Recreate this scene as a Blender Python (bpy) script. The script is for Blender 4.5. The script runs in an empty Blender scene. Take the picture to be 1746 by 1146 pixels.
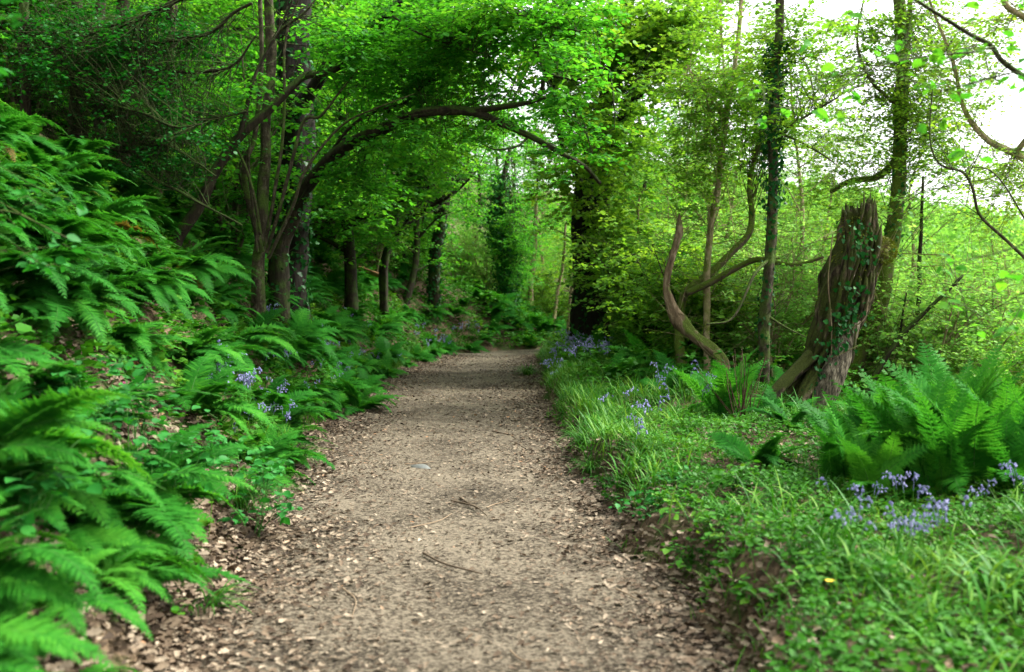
import bpy, math, random
import numpy as np
from mathutils import Vector, Matrix, Euler, noise as mnoise

random.seed(7)
RNG = np.random.default_rng(7)
S = bpy.context.scene
C = S.collection
PI = math.pi
R = math.radians

# ------------------------------------------------------------------ camera geometry
FPX = 1697.0
PITCH = R(1.79)
CAMH = 1.5
def P(px, py, d):
    """point at depth d (metres) seen at photo pixel (1746x1146)"""
    xc = (px - 873.0) / FPX * d
    yc = -(py - 573.0) / FPX * d
    return np.array([xc, d * math.cos(PITCH) + yc * math.sin(PITCH), CAMH - d * math.sin(PITCH) + yc * math.cos(PITCH)])

# ------------------------------------------------------------------ terrain
YS = np.array([-40, 0, 4, 9, 14, 20, 26, 28.5, 30, 31, 33, 40, 80, 500.])
XL = np.array([-1.4, -1.35, -1.3, -2.05, -2.5, -2.6, -2.15, -1.75, -1.0, 0.1, 3.4, 9, 26, 200])
XR = np.array([.9, .86, .86, .62, .56, .62, .62, 1.0, 2.4, 4.0, 7.4, 13, 30, 204.])
YB = np.array([-40, 0, 4, 9, 14, 20, 26, 28.5, 30, 31, 33, 40, 60, 500.])
XB = np.array([-1.4, -1.35, -1.3, -2.05, -2.5, -2.6, -2.15, -1.75, -1.0, 0.1, 2.4, 3, 3, 4])
def wob(y, k):
    return .09 * np.sin(y * 2.1 + k) + .06 * np.sin(y * 4.7 + 2 * k) + .035 * np.sin(y * 9.3 + k * 3)
def sst(t):
    t = np.clip(t, 0, 1); return t * t * (3 - 2 * t)
def height(x, y):
    x = np.asarray(x, float); y = np.asarray(y, float)
    xb = np.interp(y, YB, XB) + wob(y, 1.3)
    xr = np.interp(y, YS, XR) + wob(y, 4.1)
    dl = np.maximum(xb - x, 0)
    z = np.interp(dl, [0, .12, .5, 1, 2, 3, 5, 10, 30, 150], [0, .05, .40, .95, 2.05, 3.0, 4.2, 6.5, 14, 40]) * (1 - .72 * sst((y - 29) / 5) * np.exp(-(dl / 7) ** 2))
    dr = np.maximum(x - xr, 0)
    fade = 1 - sst((y - 28) / 5)
    z = z + (sst(dr / .28) * (.27 + .05 * np.sin(y * 1.7)) + .05 * np.clip(dr, 0, 2)) * fade
    z = z + np.interp(x - np.clip((y - 18) * .03, 0, 2), [3.7, 5, 8, 15, 30, 60, 100, 400], [0, -.5, -1.8, -4.5, -9, -11, -10, -5])
    z = z + 27 * np.exp(-((x - 42) / 75) ** 2 - ((y - 175) / 62) ** 2)
    nz = .030 * np.clip(dr * 3, 0, 1) * np.sin(x * 4.3 + y * 2.1) * np.sin(y * 3.7 - x * 1.9 + 1) + .05 * np.sin(x * 1.9 + y * .8) * np.sin(y * 1.3 - x * .6) + .025 * np.sin(x * 5.1 + 1) * np.sin(y * 4.3)
    off = np.clip((dl + dr) * 1.5, 0.12, 1)
    z = z + nz * off
    z = z - .012 * np.clip(np.minimum(dl, .0) + (1 - np.clip((np.abs(x - (xb + xr) / 2) / 1.4), 0, 1)), 0, 1)
    return z
def gz(x, y): return float(height(x, y))

# ------------------------------------------------------------------ mesh helpers
def build_mesh(name, V, quads=None, tris=None, tint=None, mat=None, smooth=False):
    V = np.asarray(V, np.float32)
    me = bpy.data.meshes.new(name)
    nq = 0 if quads is None else len(quads); nt = 0 if tris is None else len(tris)
    idx = []; tot = []
    if nq: idx.append(np.asarray(quads, np.int32).ravel()); tot.append(np.full(nq, 4, np.int32))
    if nt: idx.append(np.asarray(tris, np.int32).ravel()); tot.append(np.full(nt, 3, np.int32))
    idx = np.concatenate(idx); tot = np.concatenate(tot)
    start = np.concatenate([[0], np.cumsum(tot)[:-1]]).astype(np.int32)
    me.vertices.add(len(V)); me.vertices.foreach_set('co', V.ravel())
    me.loops.add(len(idx)); me.loops.foreach_set('vertex_index', idx)
    me.polygons.add(len(tot)); me.polygons.foreach_set('loop_start', start)
    if smooth: me.polygons.foreach_set('use_smooth', np.ones(len(tot), bool))
    if tint is not None:
        a = me.attributes.new('tint', 'FLOAT', 'POINT'); a.data.foreach_set('value', np.asarray(tint, np.float32))
    me.update(calc_edges=True)
    if mat: me.materials.append(mat)
    return me

class Geo:
    """collects pieces of one mesh"""
    def __init__(s): s.V = []; s.Q = []; s.T = []; s.t = []; s.n = 0
    def add(s, V, Q=None, T=None, tint=0.5):
        V = np.asarray(V, float).reshape(-1, 3)
        if Q is not None and len(Q): s.Q.append(np.asarray(Q) + s.n)
        if T is not None and len(T): s.T.append(np.asarray(T) + s.n)
        s.V.append(V); s.t.append(np.broadcast_to(tint, (len(V),)) if np.ndim(tint) == 0 else np.asarray(tint))
        s.n += len(V)
    def mesh(s, name, mat, smooth=False):
        return build_mesh(name, np.concatenate(s.V), np.concatenate(s.Q) if s.Q else None,
                          np.concatenate(s.T) if s.T else None, np.concatenate(s.t), mat, smooth)

def nrm(a): return a / np.maximum(np.linalg.norm(a, axis=-1, keepdims=True), 1e-9)

# leaf templates: y along the leaf, z its normal
LEAF = (np.array([[0, 0, 0], [.30, .22, .05], [.36, .58, .06], [0, 1, -.06], [-.36, .58, .06], [-.30, .22, .05]]), np.array([[0, 1, 2, 3], [0, 3, 4, 5]]), None)
ROUND = (np.array([[0, 0, 0], [.40, .12, .03], [.50, .55, .08], [0, 1, -.08], [-.50, .55, .08], [-.40, .12, .03]]), np.array([[0, 1, 2, 3], [0, 3, 4, 5]]), None)
DIAM = (np.array([[0, 0, 0], [.30, .40, 0], [0, 1, 0], [-.30, .40, 0]]), np.array([[0, 1, 2, 3]]), None)
FINE = (np.array([[0, 0, 0], [.26, .16, .03], [.36, .42, .06], [.24, .74, .04], [0, 1, -.09], [-.24, .74, .04], [-.36, .42, .06], [-.26, .16, .03], [0, .45, 0]]),
        np.array([[0, 1, 2, 8], [8, 2, 3, 4], [8, 4, 5, 6], [0, 8, 6, 7]]), None)
IVY = (np.array([[0, 0, 0], [.22, -.12, 0], [.55, .18, .03], [.28, .36, .03], [.34, .62, 0], [0, 1, -.05], [-.34, .62, 0], [-.28, .36, .03], [-.55, .18, .03], [-.22, -.12, 0], [0, .35, -.02]]),
       None, np.array([[0, 1, 10], [1, 2, 10], [2, 3, 10], [3, 4, 10], [4, 5, 10], [5, 6, 10], [6, 7, 10], [7, 8, 10], [8, 9, 10], [9, 0, 10]]))
OAK = (np.array([[0, 0, 0], [.18, .2, .03], [.12, .32, .0], [.30, .45, .10], [.2, .58, .04], [.3, .75, .12], [0, 1, .02], [-.3, .75, .1], [-.2, .58, .04], [-.30, .45, .12], [-.12, .32, .0], [-.18, .2, .05], [0, .5, -.05]]),
       None, np.array([[i, (i + 1) % 12, 12] for i in range(12)]))

def scatter(g, T, pos, Y, Z, sc, tint=None, wx=1.0):
    tv, tq, tt = T
    n = len(pos); m = len(tv)
    if n == 0: return
    Y = nrm(Y); X = nrm(np.cross(Y, Z)); Z = np.cross(X, Y)
    sc = np.broadcast_to(sc, (n,))[:, None, None]
    wx = np.broadcast_to(wx, (n,))[:, None, None]
    V = pos[:, None, :] + sc * (wx * tv[None, :, 0:1] * X[:, None, :] + tv[None, :, 1:2] * Y[:, None, :] + tv[None, :, 2:3] * Z[:, None, :])
    off = (np.arange(n) * m)[:, None, None]
    Q = (tq[None] + off).reshape(-1, 4) if tq is not None else None
    T3 = (tt[None] + off).reshape(-1, 3) if tt is not None else None
    if tint is None: tint = RNG.random(n)
    g.add(V.reshape(-1, 3), Q, T3, np.repeat(np.broadcast_to(tint, (n,)), m))

def catmull(pts, n):
    pts = np.asarray(pts, float)
    if len(pts) < 3:
        t = np.linspace(0, 1, n)[:, None]; return pts[0] * (1 - t) + pts[-1] * t
    p = np.vstack([2 * pts[0] - pts[1], pts, 2 * pts[-1] - pts[-2]])
    k = len(pts) - 1
    u = np.linspace(0, k - 1e-6, n); i = u.astype(int); f = (u - i)[:, None]
    a, b, c, d = p[i], p[i + 1], p[i + 2], p[i + 3]
    return .5 * ((2 * b) + (c - a) * f + (2 * a - 5 * b + 4 * c - d) * f ** 2 + (3 * b - a - 3 * c + d) * f ** 3)

def tube(g, pts, rad, seg=8, lump=0.0, seed=0, tint=.5, cap=True):
    pts = np.asarray(pts, float); n = len(pts)
    rad = np.broadcast_to(rad, (n,)) if np.ndim(rad) == 0 else np.asarray(rad)
    d = np.gradient(pts, axis=0); d = nrm(d)
    up = np.array([0, 0, 1.]) if abs(d[0][2]) < .9 else np.array([0, 1., 0])
    N = []; v = nrm(np.cross(d[0], up))
    for k in range(n):
        v = v - d[k] * np.dot(v, d[k]); v = v / (np.linalg.norm(v) + 1e-9); N.append(v.copy())
    N = np.array(N); B = np.cross(d, N)
    a = np.arange(seg) * 2 * PI / seg
    rr = rad[:, None] * np.ones((n, seg))
    if lump:
        s = np.cumsum(np.r_[0, np.linalg.norm(np.diff(pts, axis=0), axis=1)])[:, None]
        rr = rr * (1 + lump * (.5 * np.sin(3 * a[None] + s * 1.1 + seed) + .4 * np.sin(5 * a[None] - s * 2.3 + seed * 2) + .3 * np.sin(2 * a[None] + s * 6.1 + seed) + .25 * np.sin(9 * a[None] + s * .7) ))
    V = pts[:, None] + rr[..., None] * (np.cos(a)[None, :, None] * N[:, None] + np.sin(a)[None, :, None] * B[:, None])
    i = np.arange(n - 1)[:, None] * seg; j = np.arange(seg)[None]; j2 = (j + 1) % seg
    Q = np.stack([i + j, i + j2, i + seg + j2, i + seg + j], -1).reshape(-1, 4)
    V = V.reshape(-1, 3); T = None
    if cap:
        V = np.vstack([V, pts[-1] + d[-1] * rad[-1] * .6])
        T = np.array([[(n - 1) * seg + k, (n - 1) * seg + (k + 1) % seg, n * seg] for k in range(seg)])
    g.add(V, Q, T, tint)

def twigs(g, A, M, B, r0, r1, tint=.5, ns=3):
    """many thin three-sided curved twigs A->M->B"""
    n = len(A)
    if n == 0: return
    t = np.linspace(0, 1, ns + 1)
    pts = ((1 - t) ** 2)[None, :, None] * A[:, None] + (2 * t * (1 - t))[None, :, None] * M[:, None] + (t ** 2)[None, :, None] * B[:, None]
    d = nrm(B - A); X = nrm(np.cross(d, np.array([.13, .21, 1.]))); Y = np.cross(d, X)
    a = np.array([0, 2 * PI / 3, 4 * PI / 3])
    r = (np.broadcast_to(r0, (n,))[:, None] * (1 - t)[None] + np.broadcast_to(r1, (n,))[:, None] * t[None])[:, :, None, None]
    ring = (np.cos(a)[None, None, :, None] * X[:, None, None] + np.sin(a)[None, None, :, None] * Y[:, None, None])
    V = pts[:, :, None] + r * ring
    k = (ns + 1) * 3
    q = []
    for s_ in range(ns):
        for j in range(3): q.append([s_ * 3 + j, s_ * 3 + (j + 1) % 3, s_ * 3 + 3 + (j + 1) % 3, s_ * 3 + 3 + j])
    Q = (np.array(q)[None] + (np.arange(n) * k)[:, None, None]).reshape(-1, 4)
    g.add(V.reshape(-1, 3), Q, None, tint)

def ribbons(g, P0, yaw, L, W, e0, e1, ns=4, tint=None, fold=.0):
    """arching blades"""
    n = len(P0)
    if n == 0: return
    t = np.linspace(0, 1, ns + 1)
    e = e0[:, None] + (e1 - e0)[:, None] * t[None]
    h = np.stack([np.cos(yaw), np.sin(yaw), 0 * yaw], -1)
    st = (L / ns)[:, None]
    dx = np.cos(e) * st; dz = np.sin(e) * st
    cx = np.cumsum(np.c_[np.zeros(n), dx[:, :-1]], 1); cz = np.cumsum(np.c_[np.zeros(n), dz[:, :-1]], 1)
    pts = P0[:, None] + cx[..., None] * h[:, None] + cz[..., None] * np.array([0, 0, 1.])
    side = np.stack([-np.sin(yaw), np.cos(yaw), 0 * yaw], -1)
    w = (W[:, None] * (np.sin(PI * (.18 + .8 * t)) ** .8)[None])[..., None]
    V = np.stack([pts - side[:, None] * w, pts + side[:, None] * w], 2)
    k = 2 * (ns + 1)
    q = np.array([[2 * i, 2 * i + 1, 2 * i + 3, 2 * i + 2] for i in range(ns)])
    Q = (q[None] + (np.arange(n) * k)[:, None, None]).reshape(-1, 4)
    if tint is None: tint = RNG.random(n)
    g.add(V.reshape(-1, 3), Q, None, np.repeat(tint, k))

_W = RNG.normal(size=(9, 3)); _PH = RNG.random(9) * 6.28
def cnoise(p, s):
    return np.sin((p * s) @ _W.T + _PH).mean(-1)

# ------------------------------------------------------------------ materials
def nt(name):
    m = bpy.data.materials.new(name); m.use_nodes = True
    m.node_tree.nodes.clear(); return m, m.node_tree.nodes, m.node_tree.links
def lin(*c): return (c[0], c[1], c[2], 1)
def ramp(N, stops):
    r = N.new('ShaderNodeValToRGB'); e = r.color_ramp.elements
    e[0].position, e[0].color = stops[0][0], lin(*stops[0][1]); e[1].position, e[1].color = stops[-1][0], lin(*stops[-1][1])
    for p, c in stops[1:-1]:
        k = e.new(p); k.color = lin(*c)
    return r
def leafmat(name, cols, trans=.45, rough=.45, gloss=.12, tcol=(1.15, 1.1, .5), patch=3.0):
    m, N, L = nt(name)
    at = N.new('ShaderNodeAttribute'); at.attribute_name = 'tint'
    oi = N.new('ShaderNodeObjectInfo')
    geo = N.new('ShaderNodeNewGeometry')
    no = N.new('ShaderNodeTexNoise'); no.inputs['Scale'].default_value = patch; no.inputs['Detail'].default_value = 1
    L.new(geo.outputs['Position'], no.inputs['Vector'])
    a1 = N.new('ShaderNodeMath'); a1.operation = 'MULTIPLY_ADD'; a1.inputs[1].default_value = .55
    L.new(at.outputs['Fac'], a1.inputs[0])
    a2 = N.new('ShaderNodeMath'); a2.operation = 'MULTIPLY_ADD'; a2.inputs[1].default_value = .25
    L.new(oi.outputs['Random'], a2.inputs[0]); L.new(a2.outputs[0], a1.inputs[2])
    a3 = N.new('ShaderNodeMath'); a3.operation = 'MULTIPLY_ADD'; a3.inputs[1].default_value = .7; a3.inputs[2].default_value = -.25
    L.new(no.outputs['Fac'], a3.inputs[0]); L.new(a3.outputs[0], a2.inputs[2])
    r = ramp(N, cols); L.new(a1.outputs[0], r.inputs['Fac'])
    di = N.new('ShaderNodeBsdfDiffuse'); L.new(r.outputs['Color'], di.inputs['Color'])
    tr = N.new('ShaderNodeBsdfTranslucent')
    mu = N.new('ShaderNodeMix'); mu.data_type = 'RGBA'; mu.blend_type = 'MULTIPLY'; mu.inputs['Factor'].default_value = 1
    L.new(r.outputs['Color'], mu.inputs['A']); mu.inputs['B'].default_value = lin(*[c for c in tcol])
    L.new(mu.outputs['Result'], tr.inputs['Color'])
    mx = N.new('ShaderNodeMixShader'); mx.inputs[0].default_value = trans
    L.new(di.outputs[0], mx.inputs[1]); L.new(tr.outputs[0], mx.inputs[2])
    gl = N.new('ShaderNodeBsdfGlossy'); gl.inputs['Roughness'].default_value = rough; gl.inputs['Color'].default_value = lin(.8, .85, .8)
    lw = N.new('ShaderNodeLayerWeight'); lw.inputs['Blend'].default_value = .3
    gm = N.new('ShaderNodeMath'); gm.operation = 'MULTIPLY'; gm.inputs[1].default_value = gloss; L.new(lw.outputs['Facing'], gm.inputs[0])
    m2 = N.new('ShaderNodeMixShader'); L.new(gm.outputs[0], m2.inputs[0]); L.new(mx.outputs[0], m2.inputs[1]); L.new(gl.outputs[0], m2.inputs[2])
    o = N.new('ShaderNodeOutputMaterial'); L.new(m2.outputs[0], o.inputs['Surface'])
    return m
def barkmat(name, cols, moss=None, mossamt=.5, scale=9, stretch=.25, bump=.6):
    m, N, L = nt(name)
    tc = N.new('ShaderNodeTexCoord'); mp = N.new('ShaderNodeMapping'); mp.inputs['Scale'].default_value = (1, 1, stretch)
    L.new(tc.outputs['Object'], mp.inputs['Vector'])
    no = N.new('ShaderNodeTexNoise'); no.inputs['Scale'].default_value = scale; no.inputs['Detail'].default_value = 8; no.inputs['Roughness'].default_value = .68
    L.new(mp.outputs[0], no.inputs['Vector'])
    r = ramp(N, cols); L.new(no.outputs['Fac'], r.inputs['Fac'])
    b = N.new('ShaderNodeBsdfPrincipled'); b.inputs['Roughness'].default_value = .9; b.inputs['Specular IOR Level'].default_value = .2
    col = r.outputs['Color']
    if moss:
        geo = N.new('ShaderNodeNewGeometry'); sx = N.new('ShaderNodeSeparateXYZ'); L.new(geo.outputs['Normal'], sx.inputs[0])
        n2 = N.new('ShaderNodeTexNoise'); n2.inputs['Scale'].default_value = 5; n2.inputs['Detail'].default_value = 6; L.new(tc.outputs['Object'], n2.inputs['Vector'])
        ad = N.new('ShaderNodeMath'); ad.operation = 'MULTIPLY_ADD'; ad.inputs[1].default_value = .35
        L.new(sx.outputs['Z'], ad.inputs[0]); L.new(n2.outputs['Fac'], ad.inputs[2])
        cr = N.new('ShaderNodeMapRange'); cr.inputs[1].default_value = .72 - mossamt * .4; cr.inputs[2].default_value = .86 - mossamt * .4; L.new(ad.outputs[0], cr.inputs[0])
        n3 = N.new('ShaderNodeTexNoise'); n3.inputs['Scale'].default_value = 60; L.new(tc.outputs['Object'], n3.inputs['Vector'])
        rm = ramp(N, [(.3, tuple(c * .45 for c in moss)), (.7, moss)]); L.new(n3.outputs['Fac'], rm.inputs['Fac'])
        mx = N.new('ShaderNodeMix'); mx.data_type = 'RGBA'; L.new(cr.outputs[0], mx.inputs['Factor']); L.new(col, mx.inputs['A']); L.new(rm.outputs['Color'], mx.inputs['B'])
        col = mx.outputs['Result']
    L.new(col, b.inputs['Base Color'])
    bp = N.new('ShaderNodeBump'); bp.inputs['Strength'].default_value = bump; bp.inputs['Distance'].default_value = .03
    L.new(no.outputs['Fac'], bp.inputs['Height']); L.new(bp.outputs[0], b.inputs['Normal'])
    o = N.new('ShaderNodeOutputMaterial'); L.new(b.outputs[0], o.inputs['Surface'])
    return m
def tintmat(name, cols, rough=.85, bump=0):
    m, N, L = nt(name)
    at = N.new('ShaderNodeAttribute'); at.attribute_name = 'tint'
    r = ramp(N, cols); L.new(at.outputs['Fac'], r.inputs['Fac'])
    tc = N.new('ShaderNodeTexCoord'); no = N.new('ShaderNodeTexNoise'); no.inputs['Scale'].default_value = 45; no.inputs['Detail'].default_value = 3
    L.new(tc.outputs['Object'], no.inputs['Vector'])
    mr = N.new('ShaderNodeMapRange'); mr.inputs[3].default_value = .6; mr.inputs[4].default_value = 1.3; L.new(no.outputs['Fac'], mr.inputs[0])
    mx = N.new('ShaderNodeVectorMath'); mx.operation = 'SCALE'; L.new(r.outputs['Color'], mx.inputs[0]); L.new(mr.outputs[0], mx.inputs['Scale'])
    b = N.new('ShaderNodeBsdfPrincipled'); b.inputs['Roughness'].default_value = rough; b.inputs['Specular IOR Level'].default_value = .25
    L.new(mx.outputs[0], b.inputs['Base Color'])
    o = N.new('ShaderNodeOutputMaterial'); L.new(b.outputs[0], o.inputs['Surface'])
    return m
def soilmat(name, stops, green=None, chips=70.):
    m, N, L = nt(name)
    geo = N.new('ShaderNodeNewGeometry')
    v = N.new('ShaderNodeTexVoronoi'); v.inputs['Scale'].default_value = chips
    n1 = N.new('ShaderNodeTexNoise'); n1.inputs['Scale'].default_value = 22; n1.inputs['Detail'].default_value = 9; n1.inputs['Roughness'].default_value = .72
    n2 = N.new('ShaderNodeTexNoise'); n2.inputs['Scale'].default_value = 1.1; n2.inputs['Detail'].default_value = 5
    # warp
    wv = N.new('ShaderNodeVectorMath'); wv.operation = 'MULTIPLY_ADD'; wv.inputs[1].default_value = (.03, .03, .03)
    L.new(n1.outputs['Color'], wv.inputs[0]); L.new(geo.outputs['Position'], wv.inputs[2])
    for k in (n1, n2): L.new(geo.outputs['Position'], k.inputs['Vector'])
    L.new(wv.outputs[0], v.inputs['Vector'])
    sep = N.new('ShaderNodeSeparateColor'); L.new(v.outputs['Color'], sep.inputs[0])
    a = N.new('ShaderNodeMath'); a.operation = 'MULTIPLY_ADD'; a.inputs[1].default_value = .40; L.new(sep.outputs[0], a.inputs[0])
    b_ = N.new('ShaderNodeMath'); b_.operation = 'MULTIPLY_ADD'; b_.inputs[1].default_value = .75; b_.inputs[2].default_value = -.35; L.new(n2.outputs['Fac'], b_.inputs[0])
    c_ = N.new('ShaderNodeMath'); c_.operation = 'ADD'; L.new(n1.outputs['Fac'], c_.inputs[0]); L.new(b_.outputs[0], c_.inputs[1])
    L.new(c_.outputs[0], a.inputs[2])
    r = ramp(N, stops); L.new(a.outputs[0], r.inputs['Fac'])
    col = r.outputs['Color']
    if green:
        n3 = N.new('ShaderNodeTexNoise'); n3.inputs['Scale'].default_value = 2.3; n3.inputs['Detail'].default_value = 7; L.new(geo.outputs['Position'], n3.inputs['Vector'])
        cr = N.new('ShaderNodeMapRange'); cr.inputs[1].default_value = green[1]; cr.inputs[2].default_value = green[1] + .12; L.new(n3.outputs['Fac'], cr.inputs[0])
        mx = N.new('ShaderNodeMix'); mx.data_type = 'RGBA'; L.new(cr.outputs[0], mx.inputs['Factor']); L.new(col, mx.inputs['A'])
        rg = ramp(N, [(.3, tuple(c * .5 for c in green[0])), (.7, green[0])]); L.new(n1.outputs['Fac'], rg.inputs['Fac']); L.new(rg.outputs['Color'], mx.inputs['B']); col = mx.outputs['Result']
    bs = N.new('ShaderNodeBsdfPrincipled'); bs.inputs['Roughness'].default_value = .92; bs.inputs['Specular IOR Level'].default_value = .15
    L.new(col, bs.inputs['Base Color'])
    bp = N.new('ShaderNodeBump'); bp.inputs['Strength'].default_value = .9; bp.inputs['Distance'].default_value = .02; L.new(a.outputs[0], bp.inputs['Height']); L.new(bp.outputs[0], bs.inputs['Normal'])
    o = N.new('ShaderNodeOutputMaterial'); L.new(bs.outputs[0], o.inputs['Surface'])
    return m

M = {}
M['fern'] = leafmat('fern_green', [(0, (.008, .062, .008)), (.5, (.030, .19, .017)), (1, (.12, .40, .035))], .45, gloss=.02, tcol=(1.3, 1.15, .6), patch=.7)
M['fernrib'] = tintmat('fern_rib', [(0, (.03, .10, .015)), (1, (.06, .18, .03))])
M['ferndead'] = tintmat('fern_dead_rib', [(0, (.035, .020, .010)), (1, (.075, .042, .02))])
M['hazel'] = leafmat('hazel_leaf', [(0, (.016, .13, .012)), (.5, (.062, .29, .026)), (1, (.20, .46, .045))], .58, gloss=.04, tcol=(1.4, 1.25, .5), patch=.5)
M['beech'] = leafmat('beech_leaf', [(0, (.04, .16, .014)), (.5, (.13, .33, .032)), (1, (.34, .56, .07))], .58, gloss=.04, tcol=(1.3, 1.1, .5), patch=.5)
M['pale'] = leafmat('pale_leaf', [(0, (.07, .24, .03)), (.5, (.18, .42, .07)), (1, (.40, .62, .18))], .58, gloss=.04, tcol=(1.2, 1.1, .7), patch=.4)
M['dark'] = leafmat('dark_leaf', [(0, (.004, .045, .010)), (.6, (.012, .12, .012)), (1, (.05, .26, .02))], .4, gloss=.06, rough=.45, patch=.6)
M['ivy'] = leafmat('ivy_leaf', [(0, (.004, .028, .006)), (.6, (.012, .085, .015)), (1, (.06, .22, .045))], .2, gloss=.07, rough=.4)
M['bramble'] = leafmat('bramble_leaf', [(0, (.008, .085, .012)), (.6, (.025, .20, .025)), (1, (.07, .34, .05))], .4, gloss=.07, rough=.5)
M['herb'] = leafmat('herb_leaf', [(0, (.008, .05, .004)), (.5, (.042, .18, .012)), (1, (.19, .35, .03))], .35, gloss=.05, patch=1.2)
M['grass'] = leafmat('grass_blade', [(0, (.010, .06, .006)), (.5, (.042, .19, .014)), (1, (.20, .36, .05))], .35, gloss=.07, rough=.45, patch=1.2)
M['bluebell'] = leafmat('bluebell_petal', [(0, (.16, .17, .34)), (.5, (.26, .27, .47)), (1, (.44, .43, .62))], .4, tcol=(1, 1, 1.1), gloss=.05)
M['pink'] = leafmat('campion_petal', [(0, (.65, .10, .32)), (1, (.8, .22, .45))], .4, tcol=(1, 1, 1))
M['yellow'] = leafmat('yellow_petal', [(0, (.7, .5, .02)), (1, (.85, .65, .03))], .3, tcol=(1, 1, 1))
M['bark'] = barkmat('bark_dark', [(.28, (.007, .0055, .003)), (.55, (.024, .019, .010)), (.8, (.085, .072, .042))], (.04, .075, .010), .6, scale=13, bump=1)
M['barkivy'] = barkmat('bark_black', [(.3, (.003, .0025, .0015)), (.6, (.013, .010, .006)), (.85, (.045, .036, .022))], (.02, .05, .01), .3, scale=7, stretch=.15, bump=1)
M['barkgrey'] = barkmat('bark_grey', [(.3, (.011, .009, .005)), (.52, (.042, .035, .019)), (.8, (.19, .165, .105))], (.07, .12, .018), .62, scale=16, stretch=.6, bump=1)
M['barkpale'] = barkmat('bark_pale', [(.25, (.10, .08, .04)), (.55, (.27, .22, .12)), (.8, (.52, .46, .31))], (.15, .19, .03), .6, scale=15, stretch=.6, bump=1)
M['barkmoss'] = barkmat('bark_mossy', [(.25, (.035, .025, .015)), (.55, (.10, .075, .05)), (.8, (.22, .17, .11))], (.10, .15, .018), 1.0, scale=10)
M['stump'] = barkmat('stump_wood', [(.34, (.006, .004, .002)), (.47, (.032, .024, .013)), (.58, (.10, .078, .045)), (.76, (.33, .28, .19))], (.045, .06, .008), .74, scale=17, stretch=.3, bump=1)
M['slab'] = barkmat('stump_slab', [(.38, (.012, .010, .006)), (.52, (.08, .068, .044)), (.75, (.34, .30, .215))], None, 0, scale=22, stretch=.22, bump=1)
M['burl'] = barkmat('burl_moss', [(.3, (.03, .022, .01)), (.6, (.11, .08, .03)), (.8, (.2, .15, .06))], (.12, .14, .02), .9, scale=14, stretch=1, bump=1)
M['snag'] = barkmat('snag_wood', [(.25, (.022, .016, .008)), (.5, (.12, .085, .048)), (.8, (.36, .29, .19))], (.08, .12, .015), .35, scale=13, stretch=.3, bump=.9)
M['log'] = barkmat('log_wood', [(.3, (.10, .05, .02)), (.6, (.34, .20, .08)), (.85, (.55, .36, .18))], None, scale=14, stretch=1)
M['litter'] = tintmat('dry_leaves', [(0, (.014, .009, .005)), (.3, (.055, .036, .021)), (.6, (.13, .092, .057)), (.93, (.31, .25, .175)), (1, (.30, .12, .035))])
M['twig'] = tintmat('dry_twig', [(0, (.05, .035, .02)), (1, (.22, .16, .10))])
M['path'] = soilmat('path_soil', [(.30, (.009, .007, .004)), (.46, (.031, .024, .0155)), (.62, (.060, .048, .032)), (.86, (.18, .15, .105))])
M['ground'] = soilmat('forest_soil', [(.25, (.010, .007, .003)), (.5, (.035, .024, .012)), (.75, (.10, .07, .04)), (1, (.2, .14, .085))], ((.035, .085, .010), .50), chips=40)
M['hill'] = soilmat('hill_turf', [(.2, (.06, .13, .03)), (.8, (.16, .30, .07))], None, chips=1)
M['stone'] = tintmat('pale_stone', [(0, (.07, .07, .065)), (1, (.12, .13, .115))], .7)

# ------------------------------------------------------------------ object helpers
def obj(name, me, parent=None, loc=None):
    o = bpy.data.objects.new(name, me); C.objects.link(o)
    if parent: o.parent = parent
    if loc is not None: o.location = loc
    return o
def tag(o, label, cat, group=None, kind=None):
    o['label'] = label; o['category'] = cat
    if group: o['group'] = group
    if kind: o['kind'] = kind
    return o
def thing(name, loc, label, cat, group=None, rotz=0, scale=1):
    o = bpy.data.objects.new(name, None); C.objects.link(o); o.location = loc; o.rotation_euler = (0, 0, rotz)
    o.scale = (scale,) * 3; o.empty_display_size = .2
    return tag(o, label, cat, group)
def struct(name, me, label=None):
    o = obj(name, me); o['kind'] = 'structure'
    o['label'] = label or name; o['category'] = name
    return o

# ------------------------------------------------------------------ ground, path
def graded(a, b, fa, fb, fine, grow=1.11):
    out = list(np.arange(fa, fb, fine)); st = fine; v = out[-1]
    while v < b: st *= grow; v += st; out.append(v)
    st = fine; v = out[0]
    while v > a: st *= grow; v -= st; out.insert(0, v)
    return np.array(out)
gx = graded(-160, 420, -7, 8, .09); gy = graded(-40, 480, 0.5, 26, .12)
X, Y = np.meshgrid(gx, gy)
Z = height(X, Y)
V = np.stack([X, Y, Z], -1).reshape(-1, 3)
nx, ny = len(gx), len(gy)
i = np.arange(ny - 1)[:, None] * nx; j = np.arange(nx - 1)[None]
Q = np.stack([i + j, i + j + 1, i + nx + j + 1, i + nx + j], -1).reshape(-1, 4)
struct('ground', build_mesh('ground', V, Q, None, None, M['ground'], True), 'woodland slope of dark leaf mould rising left and falling right of the path')
ys = np.arange(-3, 50, .08); us = np.linspace(0, 1, 40)
a = np.interp(ys, YS, XL) + wob(ys, 1.3) - .10; b = np.interp(ys, YS, XR) + wob(ys, 4.1) + .06
PX = a[:, None] * (1 - us) + b[:, None] * us; PY = ys[:, None] + 0 * us
lump = .012 * np.sin(PX * 7 + PY * 2.3) * np.sin(PY * 5.1) + .010 * np.sin(PX * 17 + PY * 11)
PZ = height(PX, PY) + .014 + lump * .6
PZ[:, 0] -= .03; PZ[:, -1] -= .03
n = len(us); i = np.arange(len(ys) - 1)[:, None] * n; j = np.arange(n - 1)[None]
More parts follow.
